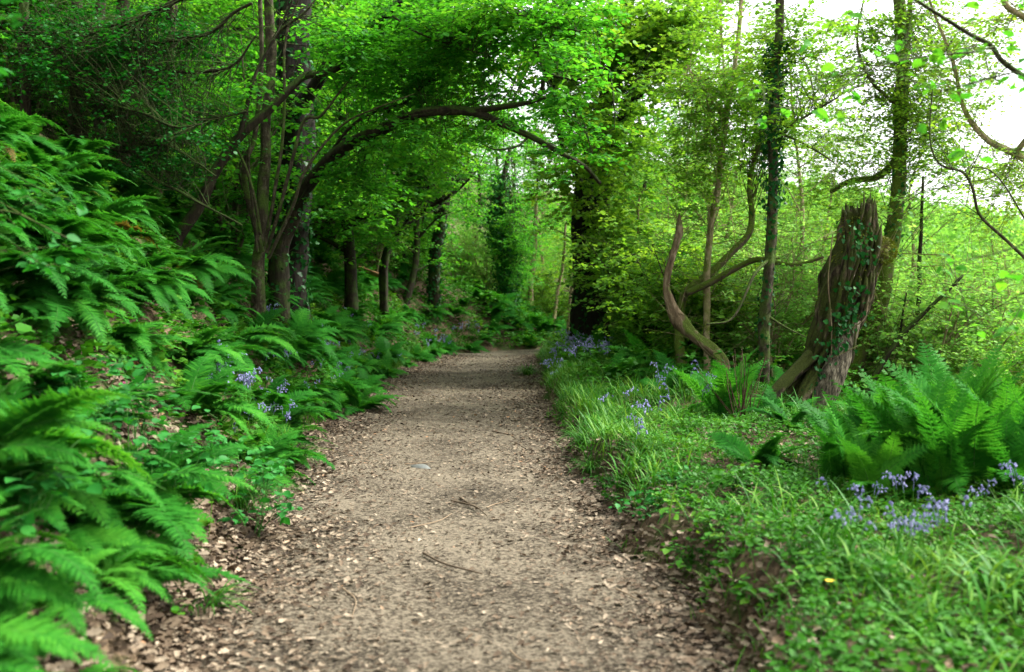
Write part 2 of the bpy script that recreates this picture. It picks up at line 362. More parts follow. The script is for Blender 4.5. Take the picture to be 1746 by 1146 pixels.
struct('path', build_mesh('path', np.stack([PX, PY, PZ], -1).reshape(-1, 3), np.stack([i + j, i + j + 1, i + n + j + 1, i + n + j], -1).reshape(-1, 4), None, None, M['path'], True), 'brown earth footpath of trodden soil and crushed leaves')
def edges(y): return np.interp(y, YS, XL) + wob(y, 1.3), np.interp(y, YS, XR) + wob(y, 4.1)
def surf(x, y):
    return height(x, y) + .016

# leaf litter on path and its verges
def litter():
    g = Geo()
    def put(x, y, s, tp, tint=None, lift=.006):
        n = len(x); z = height(x, y) + .018 + RNG.random(n) * lift
        yaw = RNG.random(n) * 2 * PI
        el = RNG.normal(0, .22, n)
        Yd = np.stack([np.cos(yaw), np.sin(yaw), el], -1)
        eps = .05
        nx_ = -(height(x + eps, y) - height(x - eps, y)) / (2 * eps); ny_ = -(height(x, y + eps) - height(x, y - eps)) / (2 * eps)
        Zd = np.stack([nx_, ny_, np.ones(n)], -1) + RNG.normal(0, .28, (n, 3))
        scatter(g, tp, np.stack([x, y, z], -1), Yd, Zd, s, tint, RNG.uniform(.6, 1.2, n))
    # fragments across the path
    n = 105000; y = 2.2 + RNG.random(n) ** 1.6 * 26; l, r = edges(y); u = RNG.random(n)
    x = l + (r - l) * u
    keep = RNG.random(n) < (.16 + .95 * (np.abs(u - .55) * 2) ** 1.6) * (.6 + .5 * cnoise(np.stack([x, y, 0 * x], -1), 2.))
    x, y = x[keep], y[keep]; put(x, y, RNG.uniform(.010, .034, len(x)) * np.clip(y / 7, .8, 2), DIAM, np.clip(RNG.random(len(x)) ** 1.1 * .98, 0, 1))
    # whole leaves, thick along both edges
    n = 26000; y = 2.2 + RNG.random(n) ** 1.5 * 26; l, r = edges(y)
    side = RNG.random(n) < .6
    off = np.abs(RNG.normal(0, .40, n)) - .22
    x = np.where(side, l + off, r - off * .8)
    put(x, y, RNG.uniform(.025, .062, n), OAK, np.clip(RNG.beta(2.4, 1.7, n) * .97, 0, 1), .02)
    n = 5000; y = 2.3 + RNG.random(n) ** 1.4 * 20; l, r = edges(y); x = l + (r - l) * RNG.random(n)
    put(x, y, RNG.uniform(.02, .05, n), OAK, np.clip(RNG.beta(3, 2, n), 0, 1), .012)
    # litter on the near left bank and right verge
    n = 11000; y = RNG.uniform(2.3, 8, n); l, r = edges(y); x = l - RNG.random(n) ** 1.1 * 1.3
    put(x, y, RNG.uniform(.03, .075, n), OAK, np.clip(RNG.beta(2.5, 2, n), 0, 1), .03)
    n = 5000; y = RNG.uniform(2.6, 11, n); l, r = edges(y); x = r + .05 + RNG.random(n) ** 1.5 * 1.8
    put(x, y, RNG.uniform(.03, .06, n), OAK, np.clip(RNG.beta(3, 2, n), 0, 1), .03)
    o = obj('leaf_litter', g.mesh('leaf_litter', M['litter']))
    tag(o, 'dry brown oak leaves and crumbs scattered over the path and its edges', 'leaf litter', kind='stuff')
litter()

# twigs lying on the path
stick_spots = [((722, 948), (822, 984), 'long dark twig lying across the middle of the near path'), ((700, 905), (770, 880), 'thin pale twig left of centre on the path'),
    ((785, 853), (812, 868), 'short forked pale twig on the path above the long dark twig'), ((830, 870), (868, 858), 'thin bent twig on the path right of the forked twig'),
    ((870, 1118), (935, 1135), 'pale curved twig at the bottom of the path'), ((585, 1010), (600, 1060), 'short twig near the left side of the path bottom'),
    ((505, 832), (525, 815), 'dark stub of wood by the left path edge below the ferns'), ((690, 795), (740, 790), 'pale straw coloured twig beside the white stone on the path'),
    ((770, 858), (830, 884), 'brown twig lying just beyond the long dark twig'), ((1050, 1010), (1110, 1040), 'brown twig under the right bank on the path'),
    ((550, 722), (590, 730), 'twig by the left path edge in the middle distance'), ((840, 738), (880, 745), 'dark twig in the middle of the far path'),
    ((135, 915), (225, 960), 'long pale dead stick lying on the left bank under near ferns'), ((280, 826), (335, 868), 'thin pale stick on the left bank above the dry leaves'),
    ((1350, 870), (1412, 905), 'pale dead stick on the grass before the bluebells')]
def ground_hit(px, py):
    d = 2.2
    while d < 60:
        p = P(px, py, d)
        if p[2] <= gz(p[0], p[1]) + .012: return p
        d += .02
    return p
for (a, b, lab) in stick_spots:
    p, q = ground_hit(*a), ground_hit(*b)
    g = Geo(); mid = (p + q) / 2 + RNG.normal(0, .03, 3)
    pts = catmull([p, mid, q], 9); pts[:, 2] = [gz(v[0], v[1]) + .03 for v in pts]
    r = .008 if 'dark twig' in lab or 'stick' in lab else .005
    if 'stub' in lab: r = .022
    c = pts[0].copy()
    tube(g, pts - c, np.linspace(r, r * .5, 9), 6, .15, 1, .2 if 'dark' in lab else .9)
    if 'forked' in lab or 'pale dead' in lab:
        k = pts[4] - c; tube(g, np.array([k, k + (q - p) * .16 + np.array([.05, .07, .0]), k + (q - p) * .3 + np.array([.06, .12, 0.01])]), [r * .5, r * .4, r * .25], 5, 0, 0, .6)
    o = obj('twig', g.mesh('twig', M['twig']), None, c); tag(o, lab, 'twig')
# stone
g = Geo()
p = ground_hit(716, 799)
th = np.linspace(0, 2 * PI, 10)[:-1]
ring0 = np.stack([.10 * np.cos(th) * (1 + .15 * np.sin(3 * th)), .05 * np.sin(th), 0 * th], -1); ring1 = ring0 * .7 + np.array([0, 0, .03]); ring2 = ring0 * .3 + np.array([.01, 0, .04])
Vv = np.vstack([ring0, ring1, ring2, [[.01, 0, .042]]]); qq = [[k * 9 + a_, k * 9 + (a_ + 1) % 9, k * 9 + 9 + (a_ + 1) % 9, k * 9 + 9 + a_] for k in range(2) for a_ in range(9)]
g.add(Vv, qq, [[18 + a_, 18 + (a_ + 1) % 9, 27] for a_ in range(9)], .8)
tag(obj('stone', g.mesh('stone', M['stone'], True), None, (p[0], p[1], gz(p[0], p[1]) + .01)), 'flat pale grey stone set in the middle of the path', 'stone')

# ------------------------------------------------------------------ ferns
def frond_geo(L, e0, e1, npin, npl, W, seed, g=None, gr=None, xf=None, tintb=None, curl=0.):
    rg = np.random.default_rng(seed)
    g = g or Geo(); gr = gr or Geo()
    ns = 24; t = np.linspace(0, 1, ns)
    e = e0 + (e1 - e0) * t ** 1.2
    st = L / (ns - 1)
    ax = np.cumsum(np.r_[0, np.cos(e[:-1]) * st]); az = np.cumsum(np.r_[0, np.sin(e[:-1]) * st])
    bend = curl * t ** 2 * L
    R_ = np.stack([bend, ax, az], -1)
    tang = nrm(np.gradient(R_, axis=0)); sidev = nrm(np.cross(tang, np.array([0, 0, 1.]))); up = np.cross(sidev, tang)
    tp = np.linspace(.16, .985, npin)
    def at(arr, tt): return np.stack([np.interp(tt, t, arr[:, k]) for k in range(3)], -1)
    prof = np.clip(np.interp(tp, [.16, .24, .36, .6, .85, 1], [.45, .85, 1, .74, .34, .06]), .04, 1)
    if xf is not None:
        pass
    allp = []; ally = []; allz = []; alls = []; 
    for sgn in (-1, 1):
        o = at(R_, tp); tg = nrm(at(tang, tp)); sd = nrm(at(sidev, tp)) * sgn; u = nrm(at(up, tp))
        ang = np.interp(tp, [0, 1], [R(10), R(38)])[:, None] + rg.normal(0, .06, (npin, 1))
        pl = (W * L * prof * rg.uniform(.88, 1.1, npin))
        pd = nrm(sd * np.cos(ang) + tg * np.sin(ang) + u * rg.normal(.02, .10, (npin, 1)))
        # pinna midrib strip (narrow leaf)
        scatter(g, DIAM, o, pd, u, pl, rg.uniform(.3, .7, npin) if tintb is None else tintb, .22)
        for ss in (-1, 1):
            s_ = np.linspace(.05, .93, npl)[None, :]
            droop = -.16 * (s_ ** 2)[..., None] * pl[:, None, None] * np.array([0, 0, 1.])
            pos = o[:, None] + pd[:, None] * (pl[:, None] * s_)[..., None] + droop
            inpl = np.cross(u, pd) * ss
            dirv = nrm(inpl[:, None] * .9 + pd[:, None] * .45 + rg.normal(0, .05, (npin, npl, 3)))
            ln = (pl[:, None] * .26 * (1 - s_) ** .75 + .004)
            allp.append(pos.reshape(-1, 3)); ally.append(dirv.reshape(-1, 3)); allz.append(np.repeat(u, npl, 0)); alls.append(ln.ravel())
    pp = np.concatenate(allp); tn = np.clip(.35 + .25 * np.sin(pp[:, 1] * 9 + seed) + rg.normal(0, .12, len(pp)), 0, 1)
    wfac = 1.0 if npl > 7 else 1.35
    scatter(g, DIAM, pp, np.concatenate(ally), np.concatenate(allz), np.concatenate(alls), tn, wfac)
    tube(g if gr is g else gr, R_, np.linspace(.0045, .0012, ns) * L ** .5, 4, 0, 0, .6, False)
    return g, gr
def frond_mesh(name, L, e0, e1, npin, npl, W, seed, curl=0.):
    g, gr = frond_geo(L, e0, e1, npin, npl, W, seed, curl=curl)
    me = g.mesh(name, M['fern'])
    # rib joined in as second material slot
    n0 = len(me.vertices)
    V1 = np.concatenate(g.V + gr.V); Q1 = np.concatenate(g.Q + [q + g.n for q in gr.Q])
    t1 = np.concatenate(g.t + gr.t)
    nq = sum(len(q) for q in g.Q)
    me2 = build_mesh(name, V1, Q1, None, t1, M['fern']); me2.materials.append(M['fernrib'])
    mi = np.zeros(len(Q1), np.int32); mi[nq:] = 1
    me2.polygons.foreach_set('material_index', mi)
    bpy.data.meshes.remove(me)
    return me2
FR = [frond_mesh('frond', 1.0, R(e0), R(e1), 30, 12, .205, s, cu) for e0, e1, s, cu in
      [(66, -20, 1, .05), (58, -42, 2, -.10), (72, -5, 3, .12), (50, -30, 4, 0), (62, -55, 5, -.05), (44, -12, 6, .08)]]
FRU = [frond_mesh('frond', 1.0, R(e0), R(e1), 22, 10, .20, s, cu) for e0, e1, s, cu in [(86, 48, 11, .05), (82, 35, 12, -.07), (80, 20, 13, .03)]]
def fern_joined(seed, nf, npin=21, npl=7):
    rg = random.Random(seed); g = Geo()
    for k in range(nf):
        yaw = rg.gauss(0, .9); L = rg.uniform(.75, 1.1)
        sub = Geo(); frond_geo(L, R(rg.uniform(45, 75)), R(rg.uniform(-50, 0)), npin, npl, .235, seed * 50 + k, sub, sub)
        V = np.concatenate(sub.V); c, s = math.cos(yaw - PI / 2), math.sin(yaw - PI / 2)
        V2 = V @ np.array([[c, s, 0], [-s, c, 0], [0, 0, 1]])
        g.add(V2, np.concatenate(sub.Q), None, np.concatenate(sub.t))
    return g.mesh('fern', M['fern'])
FJ = [fern_joined(s, 10) for s in (1, 2, 3, 4, 5)]
M['ferndry'] = leafmat('fern_dry', [(0, (.07, .05, .012)), (.5, (.17, .13, .03)), (1, (.24, .22, .05))], .35, gloss=.02)
FRD = []
for me_ in (FR[1], FR[4]):
    m2_ = me_.copy(); m2_.materials[0] = M['ferndry']; FRD.append(m2_)
NFERN = [0]
FERNSPOT = []
def fern(x, y, size, label, group=None, nf=9, downyaw=0., spread=.9, tilt=.35, joined=False, up=False, z=None, name='fern'):
    """downyaw: heading (0=+x) the fronds favour"""
    zz = gz(x, y) - .04 if z is None else z
    FERNSPOT.append((x, y)); NFERN[0] += 1
    if joined:
        o = obj(name, random.choice(FJ), None, (x, y, zz)); o.rotation_euler = (random.gauss(0, .12), tilt + random.gauss(0, .1), downyaw + random.gauss(0, .25)); o.scale = (size,) * 3
        tag(o, label, 'fern', group); return o
    o = thing(name, (x, y, zz), label, 'fern', group, 0, 1)
    for k in range(nf):
        yaw = (downyaw + random.gauss(0, spread)) if not up else random.uniform(0, 2 * PI)
        c = obj('frond', random.choice(FRU if (up and random.random() < .75) else FR), o)
        if random.random() < .02 and x < 0 and y > 7: c.data = random.choice(FRD)
        L = size * random.uniform(.72, 1.15)
        tl = tilt * math.cos(yaw - downyaw)
        c.rotation_mode = 'XYZ'
        # frond meshes head along +Y; turn to yaw, pitch by tilt
        m = Matrix.Rotation(yaw - PI / 2, 4, 'Z') @ Matrix.Rotation(-tl + random.gauss(0, .1), 4, 'X') @ Matrix.Rotation(random.gauss(0, .22), 4, 'Y')
        c.rotation_euler = m.to_euler(); c.scale = (L, L, L)
        c.location = (random.gauss(0, .03), random.gauss(0, .03), 0)
    return o

BANK = 'ferns massed over the left bank'
LB = 'arching green fern among the mass of ferns clothing the left bank'
def bank_pt(y, dl):
    return float(np.interp(y, YB, XB)) - dl
# spot list on the left bank: jittered grid
spots = []
y = 2.9
while y < 36:
    step = .47 + y * .012
    dl = random.uniform(.05, .4) if y > 7.5 else random.uniform(.42, .75)
    while dl < (1.6 if y < 4 else 3.4 if y < 24 else 3.0):
        if not (y < 8.6 and dl < .95 and (y > 4.9 and y < 8.2) and random.random() < .8):
            spots.append((bank_pt(y, dl) + random.gauss(0, .08), y + random.gauss(0, .12), dl))
        dl += step * random.uniform(.85, 1.25)
    y += step * random.uniform(.8, 1.1)
random.shuffle(spots); spots = sorted(spots[:216], key=lambda s: s[1])
for (x, yy, dl) in spots:
    near = yy < 13
    fern(x, yy, random.uniform(.60, .95) * (.85 if dl < .5 else 1.02) * (.8 if yy < 7 else 1), LB, BANK, 13 if near else 8, downyaw=random.gauss(-.55, .3), tilt=.42, joined=not near)
for k in range(24):
    yy = random.uniform(4.6, 8.4); fern(bank_pt(yy, random.uniform(1.1, 2.7)), yy, random.uniform(.6, .85), LB, BANK, 11, downyaw=random.gauss(-.55, .3), tilt=.42)
# special ferns
for px, py, lab, sz in [(640, 700, 'bright fern whose fronds spill furthest onto the left side of the path', .8), (500, 760, 'light green fern hanging over the path edge above the grass tuft', .95),
                        (250, 1010, 'broad bright fern low on the left bank at the near path edge', .5), (395, 890, 'small yellow green fern sprig in the dry leaves at the left path edge', .38)]:
    p = ground_hit(px, py); fern(p[0] - .25, p[1], sz, lab, None, 9, -.4, 1.0, .3)
NEARF = 'near ferns blurred at the left picture edge'
for x, y, s in [(-1.8, 2.75, .62), (-1.64, 2.5, .48), (-1.9, 3.3, .7), (-2.1, 3.7, .75), (-1.62, 3.15, .42), (-1.8, 4.1, .62), (-2.2, 4.4, .8), (-1.55, 2.85, .36), (-1.72, 3.6, .5), (-1.8, 4.5, .55), (-1.95, 5.2, .6), (-2.05, 5.9, .62), (-1.5, 3.35, .3), (-2.05, 4.9, .8), (-2.4, 5.3, .85)]:
    fern(x, y, s, 'near fern with soft drooping fronds at the lower left edge of the view', NEARF, 9, -.3, 1.3, .3)
# right-hand ferns
def rf(px, py, d, s, lab, nf=10, up=False, grp=None, tilt=.0, dy=0., sp=2.):
    p = P(px, py, d); return fern(p[0], p[1], s, lab, grp, nf, dy, sp, tilt, up=up)
BF = 'fern fronds making up the big dark clump at the right'
for px, d, s in [(1490, 6.0, .66), (1570, 6.2, .80), (1650, 6.0, .85), (1440, 6.6, .62), (1720, 5.9, .8), (1600, 5.8, .7), (1460, 7.1, .7), (1710, 6.8, .85), (1770, 6.3, .8), (1610, 7.2, 1.0), (1545, 7.1, .9), (1660, 7.1, .98), (1750, 7.3, .9)]:
    rf(px, 830, d, s, 'tall dark green fern in the big clump behind the bluebells at right', 12, True, BF)
rf(1235, 715, 9.7, .85, 'upright fern with dark brown bare stalks between the snag and the stump', 14, True)
rf(1345, 760, 8.6, .5, 'spreading fern in front of the foot of the mossy stump', 10)
rf(1420, 770, 8.0, .5, 'pale fern just right of the stump foot', 9)
rf(1290, 830, 7.1, .5, 'small fern on the bank beside the eroded hollow', 8)
rf(1010, 590, 19.5, .9, 'upright fern beside the foot of the big dark trunk', 9, True)
rf(1110, 610, 16.5, .9, 'fern left of the curved snag among bluebells', 9, True)
for px_, d_, s_ in [(1310, 10.3, .5), (1365, 10.0, .42), (1425, 10.1, .5), (1470, 9.6, .55)]: rf(px_, 720, d_, s_, 'small fern crowding the foot of the mossy stump', 9, grp='ferns at the foot of the stump')
RGp = 'ferns under the trees right of the path'
for px, d in [(1060, 18), (1150, 14), (1090, 21), (1180, 17), (1250, 13), (1130, 12.2), (1200, 11.4), (1050, 15), (1290, 15), (1340, 13), (1240, 18), (1550, 10), (1620, 11), (1690, 9.5), (1740, 12), (1500, 12)]:
    p = P(px, 600, d); fern(p[0], p[1], random.uniform(.6, .9), 'mid green fern in the undergrowth right of the path beyond the near verge', RGp, 8, 0, 2.2, 0, joined=True)
EGp = 'ferns at the far end of the path'
for k in range(26):
    p = P(random.uniform(770, 950), 570, random.uniform(31.8, 38)); fern(p[0], p[1], random.uniform(.8, 1.2), 'light green fern where the path bends out of sight', EGp, 8, -PI / 2, 1.6, .2, joined=True)
# dead brown stalks at the foot of the upright fern
p = P(1245, 700, 9.5); g = Geo(); n = 26
A = np.stack([RNG.normal(0, .05, n), RNG.normal(0, .05, n), np.zeros(n)], -1); B = A + np.stack([RNG.normal(0, .16, n), RNG.normal(0, .12, n), RNG.uniform(.35, .75, n)], -1)
twigs(g, A, (A + B) / 2 + RNG.normal(0, .02, (n, 3)), B, .006, .003, RNG.random(n * 12) if False else .5)
tag(obj('dead_fern_stalks', g.mesh('dead_fern_stalks', M['ferndead']), None, (p[0] + .1, p[1] - .1, gz(p[0] + .1, p[1] - .1) - .02)), 'bundle of reddish brown dead fern stalks left of the stump', 'dead stalks')

# ------------------------------------------------------------------ woody plants
def ell(px, py, d, rx, ry, rd):
    return (P(px, py, d), np.array([rx * d / FPX, rd, ry * d / FPX]))
def in_ells(ells, n, rg, clump=0., cs=1.2):
    vol = np.array([np.prod(e[1]) ** .8 for e in ells]); idx = rg.choice(len(ells), n * 3, p=vol / vol.sum())
    v = nrm(rg.normal(size=(n * 3, 3))) * (rg.random((n * 3, 1)) ** .42)
    p = np.array([e[0] for e in ells])[idx] + v * np.array([e[1] for e in ells])[idx]
    if clump:
        q = cnoise(p, cs) + rg.normal(0, .05, len(p)); p = p[q > np.quantile(q, clump * .6)]
    return p[:n]
def foliage(gl, gt, limb, ells=None, ntw=300, nsp=5, nl=12, ls=.085, seed=0, tmpl=LEAF, clump=.5, targets=None, spl=.5, flat=.35, trad=.006, droop=.12, tb=0.0):
    rg = np.random.default_rng(seed)
    limb = np.asarray(limb)
    B = targets if targets is not None else in_ells(ells, ntw, rg, clump)
    n = len(B)
    if n == 0: return
    # nearest few limb points
    A = np.empty_like(B)
    for s in range(0, n, 500):
        D = ((B[s:s + 500, None] - limb[None]) ** 2).sum(-1)
        k = min(30, limb.shape[0]); near = np.argpartition(D, k - 1, axis=1)[:, :k]
        A[s:s + 500] = limb[near[np.arange(len(near)), rg.integers(0, k, len(near))]]
    ln = np.linalg.norm(B - A, axis=1, keepdims=True)
    Mid = (A + B) / 2 + np.array([0, 0, .08]) * ln + rg.normal(0, .10, (n, 3)) * ln
    twigs(gt, A, Mid, B, np.clip(trad * (.6 + ln[:, 0] * .5), .003, .022), .002, .5, 4)
    # sprays
    ts = rg.uniform(.35, 1.02, (n, nsp)); ts[:, 0] = 1
    T_ = ts[..., None]
    base = (1 - T_) ** 2 * A[:, None] + 2 * T_ * (1 - T_) * Mid[:, None] + T_ ** 2 * B[:, None]
    base = base.reshape(-1, 3); d0 = np.repeat(nrm(B - Mid), nsp, 0)
    rnd = rg.normal(size=base.shape); rnd[:, 2] *= .3
    d = d0 * .6 + nrm(rnd); d[:, 2] = d[:, 2] * .4 - droop; d = nrm(d)
    sl = spl * rg.uniform(.6, 1.2, (len(base), 1))
    end = base + d * sl; mid = (base + end) / 2 + np.array([0, 0, .04])
    twigs(gt, base, mid, end, .003, .0012, .5, 2)
    k = (np.arange(nl) + .5) / nl
    K = k[None, :, None]
    pos = (1 - K) ** 2 * base[:, None] + 2 * K * (1 - K) * mid[:, None] + K ** 2 * end[:, None]
    side = nrm(np.cross(d, np.array([0, 0, 1.])))
    alt = np.where(np.arange(nl) % 2 == 0, 1., -1.)[None, :, None]
    Yd = d[:, None] * .55 + side[:, None] * alt * .85 + rg.normal(0, .22, pos.shape); Yd[..., 2] -= .15
    Zd = np.array([0, 0, 1.]) + rg.normal(0, flat, pos.shape)
    pos = pos + rg.normal(0, .02, pos.shape)
    m = pos.shape[0] * nl
    spt = np.repeat(rg.normal(0, .16, len(base)), nl)
    tint = np.clip(.45 + tb + spt + rg.normal(0, .16, m), 0, 1)
    scatter(gl, tmpl, pos.reshape(-1, 3), Yd.reshape(-1, 3), Zd.reshape(-1, 3), ls * rg.uniform(.55, 1.2, m), tint, rg.uniform(.8, 1.15, m))

def grow_tree(seed, H, r0, lo, spread, nlimb, ls, ntw, lean=.05, nl=11, tmpl=LEAF, nsp=5, mat='hazel', bark='bark', tb=0., sparse=.4, crook=.12):
    """returns trunk mesh, crown mesh; base at origin"""
    rg = np.random.default_rng(seed)
    gt, gb, gl = Geo(), Geo(), Geo()
    k = 9; zz = np.linspace(0, H, k)
    pts = np.stack([np.cumsum(rg.normal(0, crook, k)) + lean * zz, np.cumsum(rg.normal(0, crook, k)), zz], -1); pts[0, :2] = 0; pts[0, 2] = -.25
    tr = catmull(pts, 40); rad = r0 * (1 - np.linspace(0, 1, 40) * .88); rad[:4] *= np.array([1.6, 1.3, 1.12, 1.04])
    tube(gt, tr, rad, 10, .12, seed)
    limb = [tr[int(40 * lo):]]
    tg = []
    for q in range(nlimb):
        f = lo + (1 - lo) * (q + .5) / nlimb
        b = tr[min(39, int(f * 39))]; az = q * 2.4 + rg.normal(0, .3); el = rg.uniform(.15, .75) * (1 if f < .85 else 1.4)
        Ln = spread * (math.sin(PI * min(1, .25 + .72 * (f - lo) / (1 - lo))) * .75 + .3) * rg.uniform(.7, 1.15)
        dr = np.array([math.cos(az) * math.cos(el), math.sin(az) * math.cos(el), math.sin(el)])
        p1 = b + dr * Ln * .5 + rg.normal(0, .15, 3); p2 = b + dr * Ln + np.array([0, 0, -.12 * Ln]) + rg.normal(0, .2, 3)
        lp = catmull([b, p1, p2], 12); rr = rad[min(39, int(f * 39))] * .5
        tube(gt, lp, np.linspace(rr, .006, 12), 6, .1, q); limb.append(lp[3:])
        nt_ = max(2, int(ntw * Ln / (spread * nlimb)))
        v = nrm(rg.normal(size=(nt_, 3))) * (rg.random((nt_, 1)) ** .5); v[:, 2] *= .65
        tg.append(lp[rg.integers(4, 12, nt_)] + v * Ln * .48)
    tg = np.concatenate(tg)
    if sparse: tg = tg[cnoise(tg + seed * 3.1, 1.3) > -.16 + sparse * .1]
    foliage(gl, gt, np.concatenate(limb), nsp=nsp, nl=nl, ls=ls, seed=seed, tmpl=tmpl, targets=tg, tb=tb)
    return gt.mesh('trunk', M[bark], True), gl.mesh('crown', M[mat])
def grow_shrub(seed, H, nst, ls, ntw, mat='hazel', bark='barkgrey', tmpl=LEAF, nl=10, tb=0., spread=.5, nsp=4):
    rg = np.random.default_rng(seed); gt, gl = Geo(), Geo(); limb = []; tg = []
    for q in range(nst):
        az = q * 2.4 + rg.normal(0, .3); h = H * rg.uniform(.6, 1.05); rr = H * spread * rg.uniform(.3, 1)
        p = [np.array([math.cos(az) * .08, math.sin(az) * .08, -.15])]
        for f in (.35, .7, 1): p.append(np.array([math.cos(az) * rr * f ** 1.4, math.sin(az) * rr * f ** 1.4, h * f]) + rg.normal(0, .08, 3))
        c = catmull(p, 14); tube(gt, c, np.linspace(.012 * H, .004, 14), 5, .1, q); limb.append(c[2:])
        nn = ntw // nst; v = rg.normal(size=(nn, 3)) * .2 * H; tg.append(c[rg.integers(3, 14, nn)] + v * .8)
    tg = np.concatenate(tg); tg = tg[tg[:, 2] > .05]
    foliage(gl, gt, np.concatenate(limb), nsp=nsp, nl=nl, ls=ls, seed=seed, tmpl=tmpl, targets=tg, spl=.35, tb=tb)
    return gt.mesh('stems', M[bark], True), gl.mesh('foliage', M[mat])

def hero(name, loc_px, label, cat, limbs, bark, crown=None, cmat='hazel', group=None, ivy=None, names=None):
    """limbs: list of (pixel points [(px,py,d)...], radii [r0,r1], segs); first is the trunk"""
    pts0 = [P(*q) for q in limbs[0][0]]
    b = pts0[0].copy(); b[2] = gz(b[0], b[1])
    root = thing(name, b, label, cat, group)
    allp = []; geos = []
    for k, (pp, rr, nm) in enumerate(limbs):
        pts = [P(*q) for q in pp]
        if k == 0:
            f = pts[0].copy(); gzv = gz(f[0], f[1]) - .15
            if gzv < f[2]: f[2] = gzv; pts = [f] + pts
        c = catmull(pts, max(16, len(pts) * 6)); c = c + np.stack([cnoise(c + 3.7 * j, 3.) for j in range(3)], -1) * min(.05, rr[0] * .6)
        g = Geo(); rad = np.interp(np.linspace(0, 1, len(c)), np.linspace(0, 1, len(rr)), rr)
        tube(g, c - b, rad, 18 if rr[0] > .06 else 8, (.30 if name == 'snag' else .17) if rr[0] > .05 else .08, k + len(pp))
        if k and rr[0] > .03 or k == 0:  # side twigs
            n = 10 + len(c) // 2; ii = RNG.integers(4, len(c) - 1, n); A = c[ii] - b
            B = A + nrm(RNG.normal(size=(n, 3)) * np.array([1, .8, .8]) + np.array([0, 0, .3])) * RNG.uniform(.2, .9, (n, 1))
            twigs(g, A, (A + B) / 2 + RNG.normal(0, .06, (n, 3)), B, .006, .002, .5, 4)
        allp.append(c - b); geos.append((nm, g))
    if crown:
        gl, gtw = Geo(), geos[0][1]
        ells = [(e[0] - b, e[1]) for e in crown['ells']]
        foliage(gl, gtw, np.concatenate([a[len(a) // 4:] for a in allp]), ells, crown['n'], crown.get('nsp', 5), crown.get('nl', 12), crown.get('ls', .085), crown.get('seed', 1), crown.get('tmpl', LEAF), crown.get('clump', .5), spl=crown.get('spl', .5), tb=crown.get('tb', 0))
        obj('crown', gl.mesh('crown', M[cmat]), root)
    for nm, g in geos: obj(nm, g.mesh(nm, M[bark], True), root)
    if ivy:
        g = Geo()
        for (k, t0, t1, n, sp, s) in ivy:
            c = allp[k]; ii = RNG.integers(int(t0 * len(c)), max(int(t0 * len(c)) + 1, int(t1 * len(c))), n)
            rr = np.interp(ii / len(c), np.linspace(0, 1, len(limbs[k][1])), limbs[k][1])
            dirv = nrm(RNG.normal(size=(n, 3)) * np.array([1, 1, .25])); pos = c[ii] + dirv * (rr[:, None] * 1.1 + np.abs(RNG.normal(0, sp, (n, 1)))) + RNG.normal(0, .05, (n, 3)) * np.array([.2, .2, 1])
            Yd = RNG.normal(size=(n, 3)) * .5 + np.array([0, 0, -.6]); scatter(g, IVY, pos, Yd, dirv + np.array([0, 0, .35]) + RNG.normal(0, .3, (n, 3)), RNG.uniform(.5, 1.1, n) * s)
        obj('ivy', g.mesh('ivy', M['ivy']), root)
    return root

# --- left group
hero('tree', None, 'slender grey barked tree in front of the dark ivy covered trunk on the left bank', 'tree',
     [([(440, 470, 14.5), (447, 400, 14.5), (452, 300, 14.5), (456, 200, 14.5), (463, 110, 14.5), (456, 20, 14.4), (446, -120, 14.2)], [.12, .085, .075, .07, .07, .065], 'trunk'),
      ([(447, 430, 14.4), (418, 300, 14.2), (435, 230, 14.2), (446, 120, 14.2), (440, -60, 14.)], [.045, .04, .035, .03], 'branch'),
      ([(452, 420, 14.3), (470, 320, 14.1), (485, 200, 14.1), (488, 60, 14.2), (530, -50, 14)], [.03, .025, .02, .012], 'branch'),
      ([(455, 430, 14.3), (480, 345, 14), (515, 212, 13.9), (545, 198, 13.8), (576, 160, 13.7), (610, 118, 13.6)], [.03, .025, .02, .008], 'branch'),
      ([(458, 440, 14.2), (500, 350, 13.9), (520, 290, 13.8), (580, 215, 13.7), (640, 185, 13.5), (705, 160, 13.4)], [.028, .022, .015, .008], 'branch'),
      ([(445, 400, 14.2), (430, 320, 14), (408, 262, 13.9), (376, 222, 13.8)], [.025, .02, .008], 'branch'),
      ([(440, 430, 14.3), (425, 290, 14.1), (425, 230, 14.1), (410, 60, 14.2)], [.022, .02, .01], 'branch'),
      ([(452, 90, 14.5), (480, 50, 14.3), (520, 20, 14), (560, -30, 14)], [.03, .02, .01], 'branch')],
     'barkgrey', {'ells': [ell(590, 60, 14.8, 50, 80, .6), ell(370, 0, 15.2, 90, 60, .8)], 'n': 40, 'seed': 3, 'ls': .08}, 'hazel')
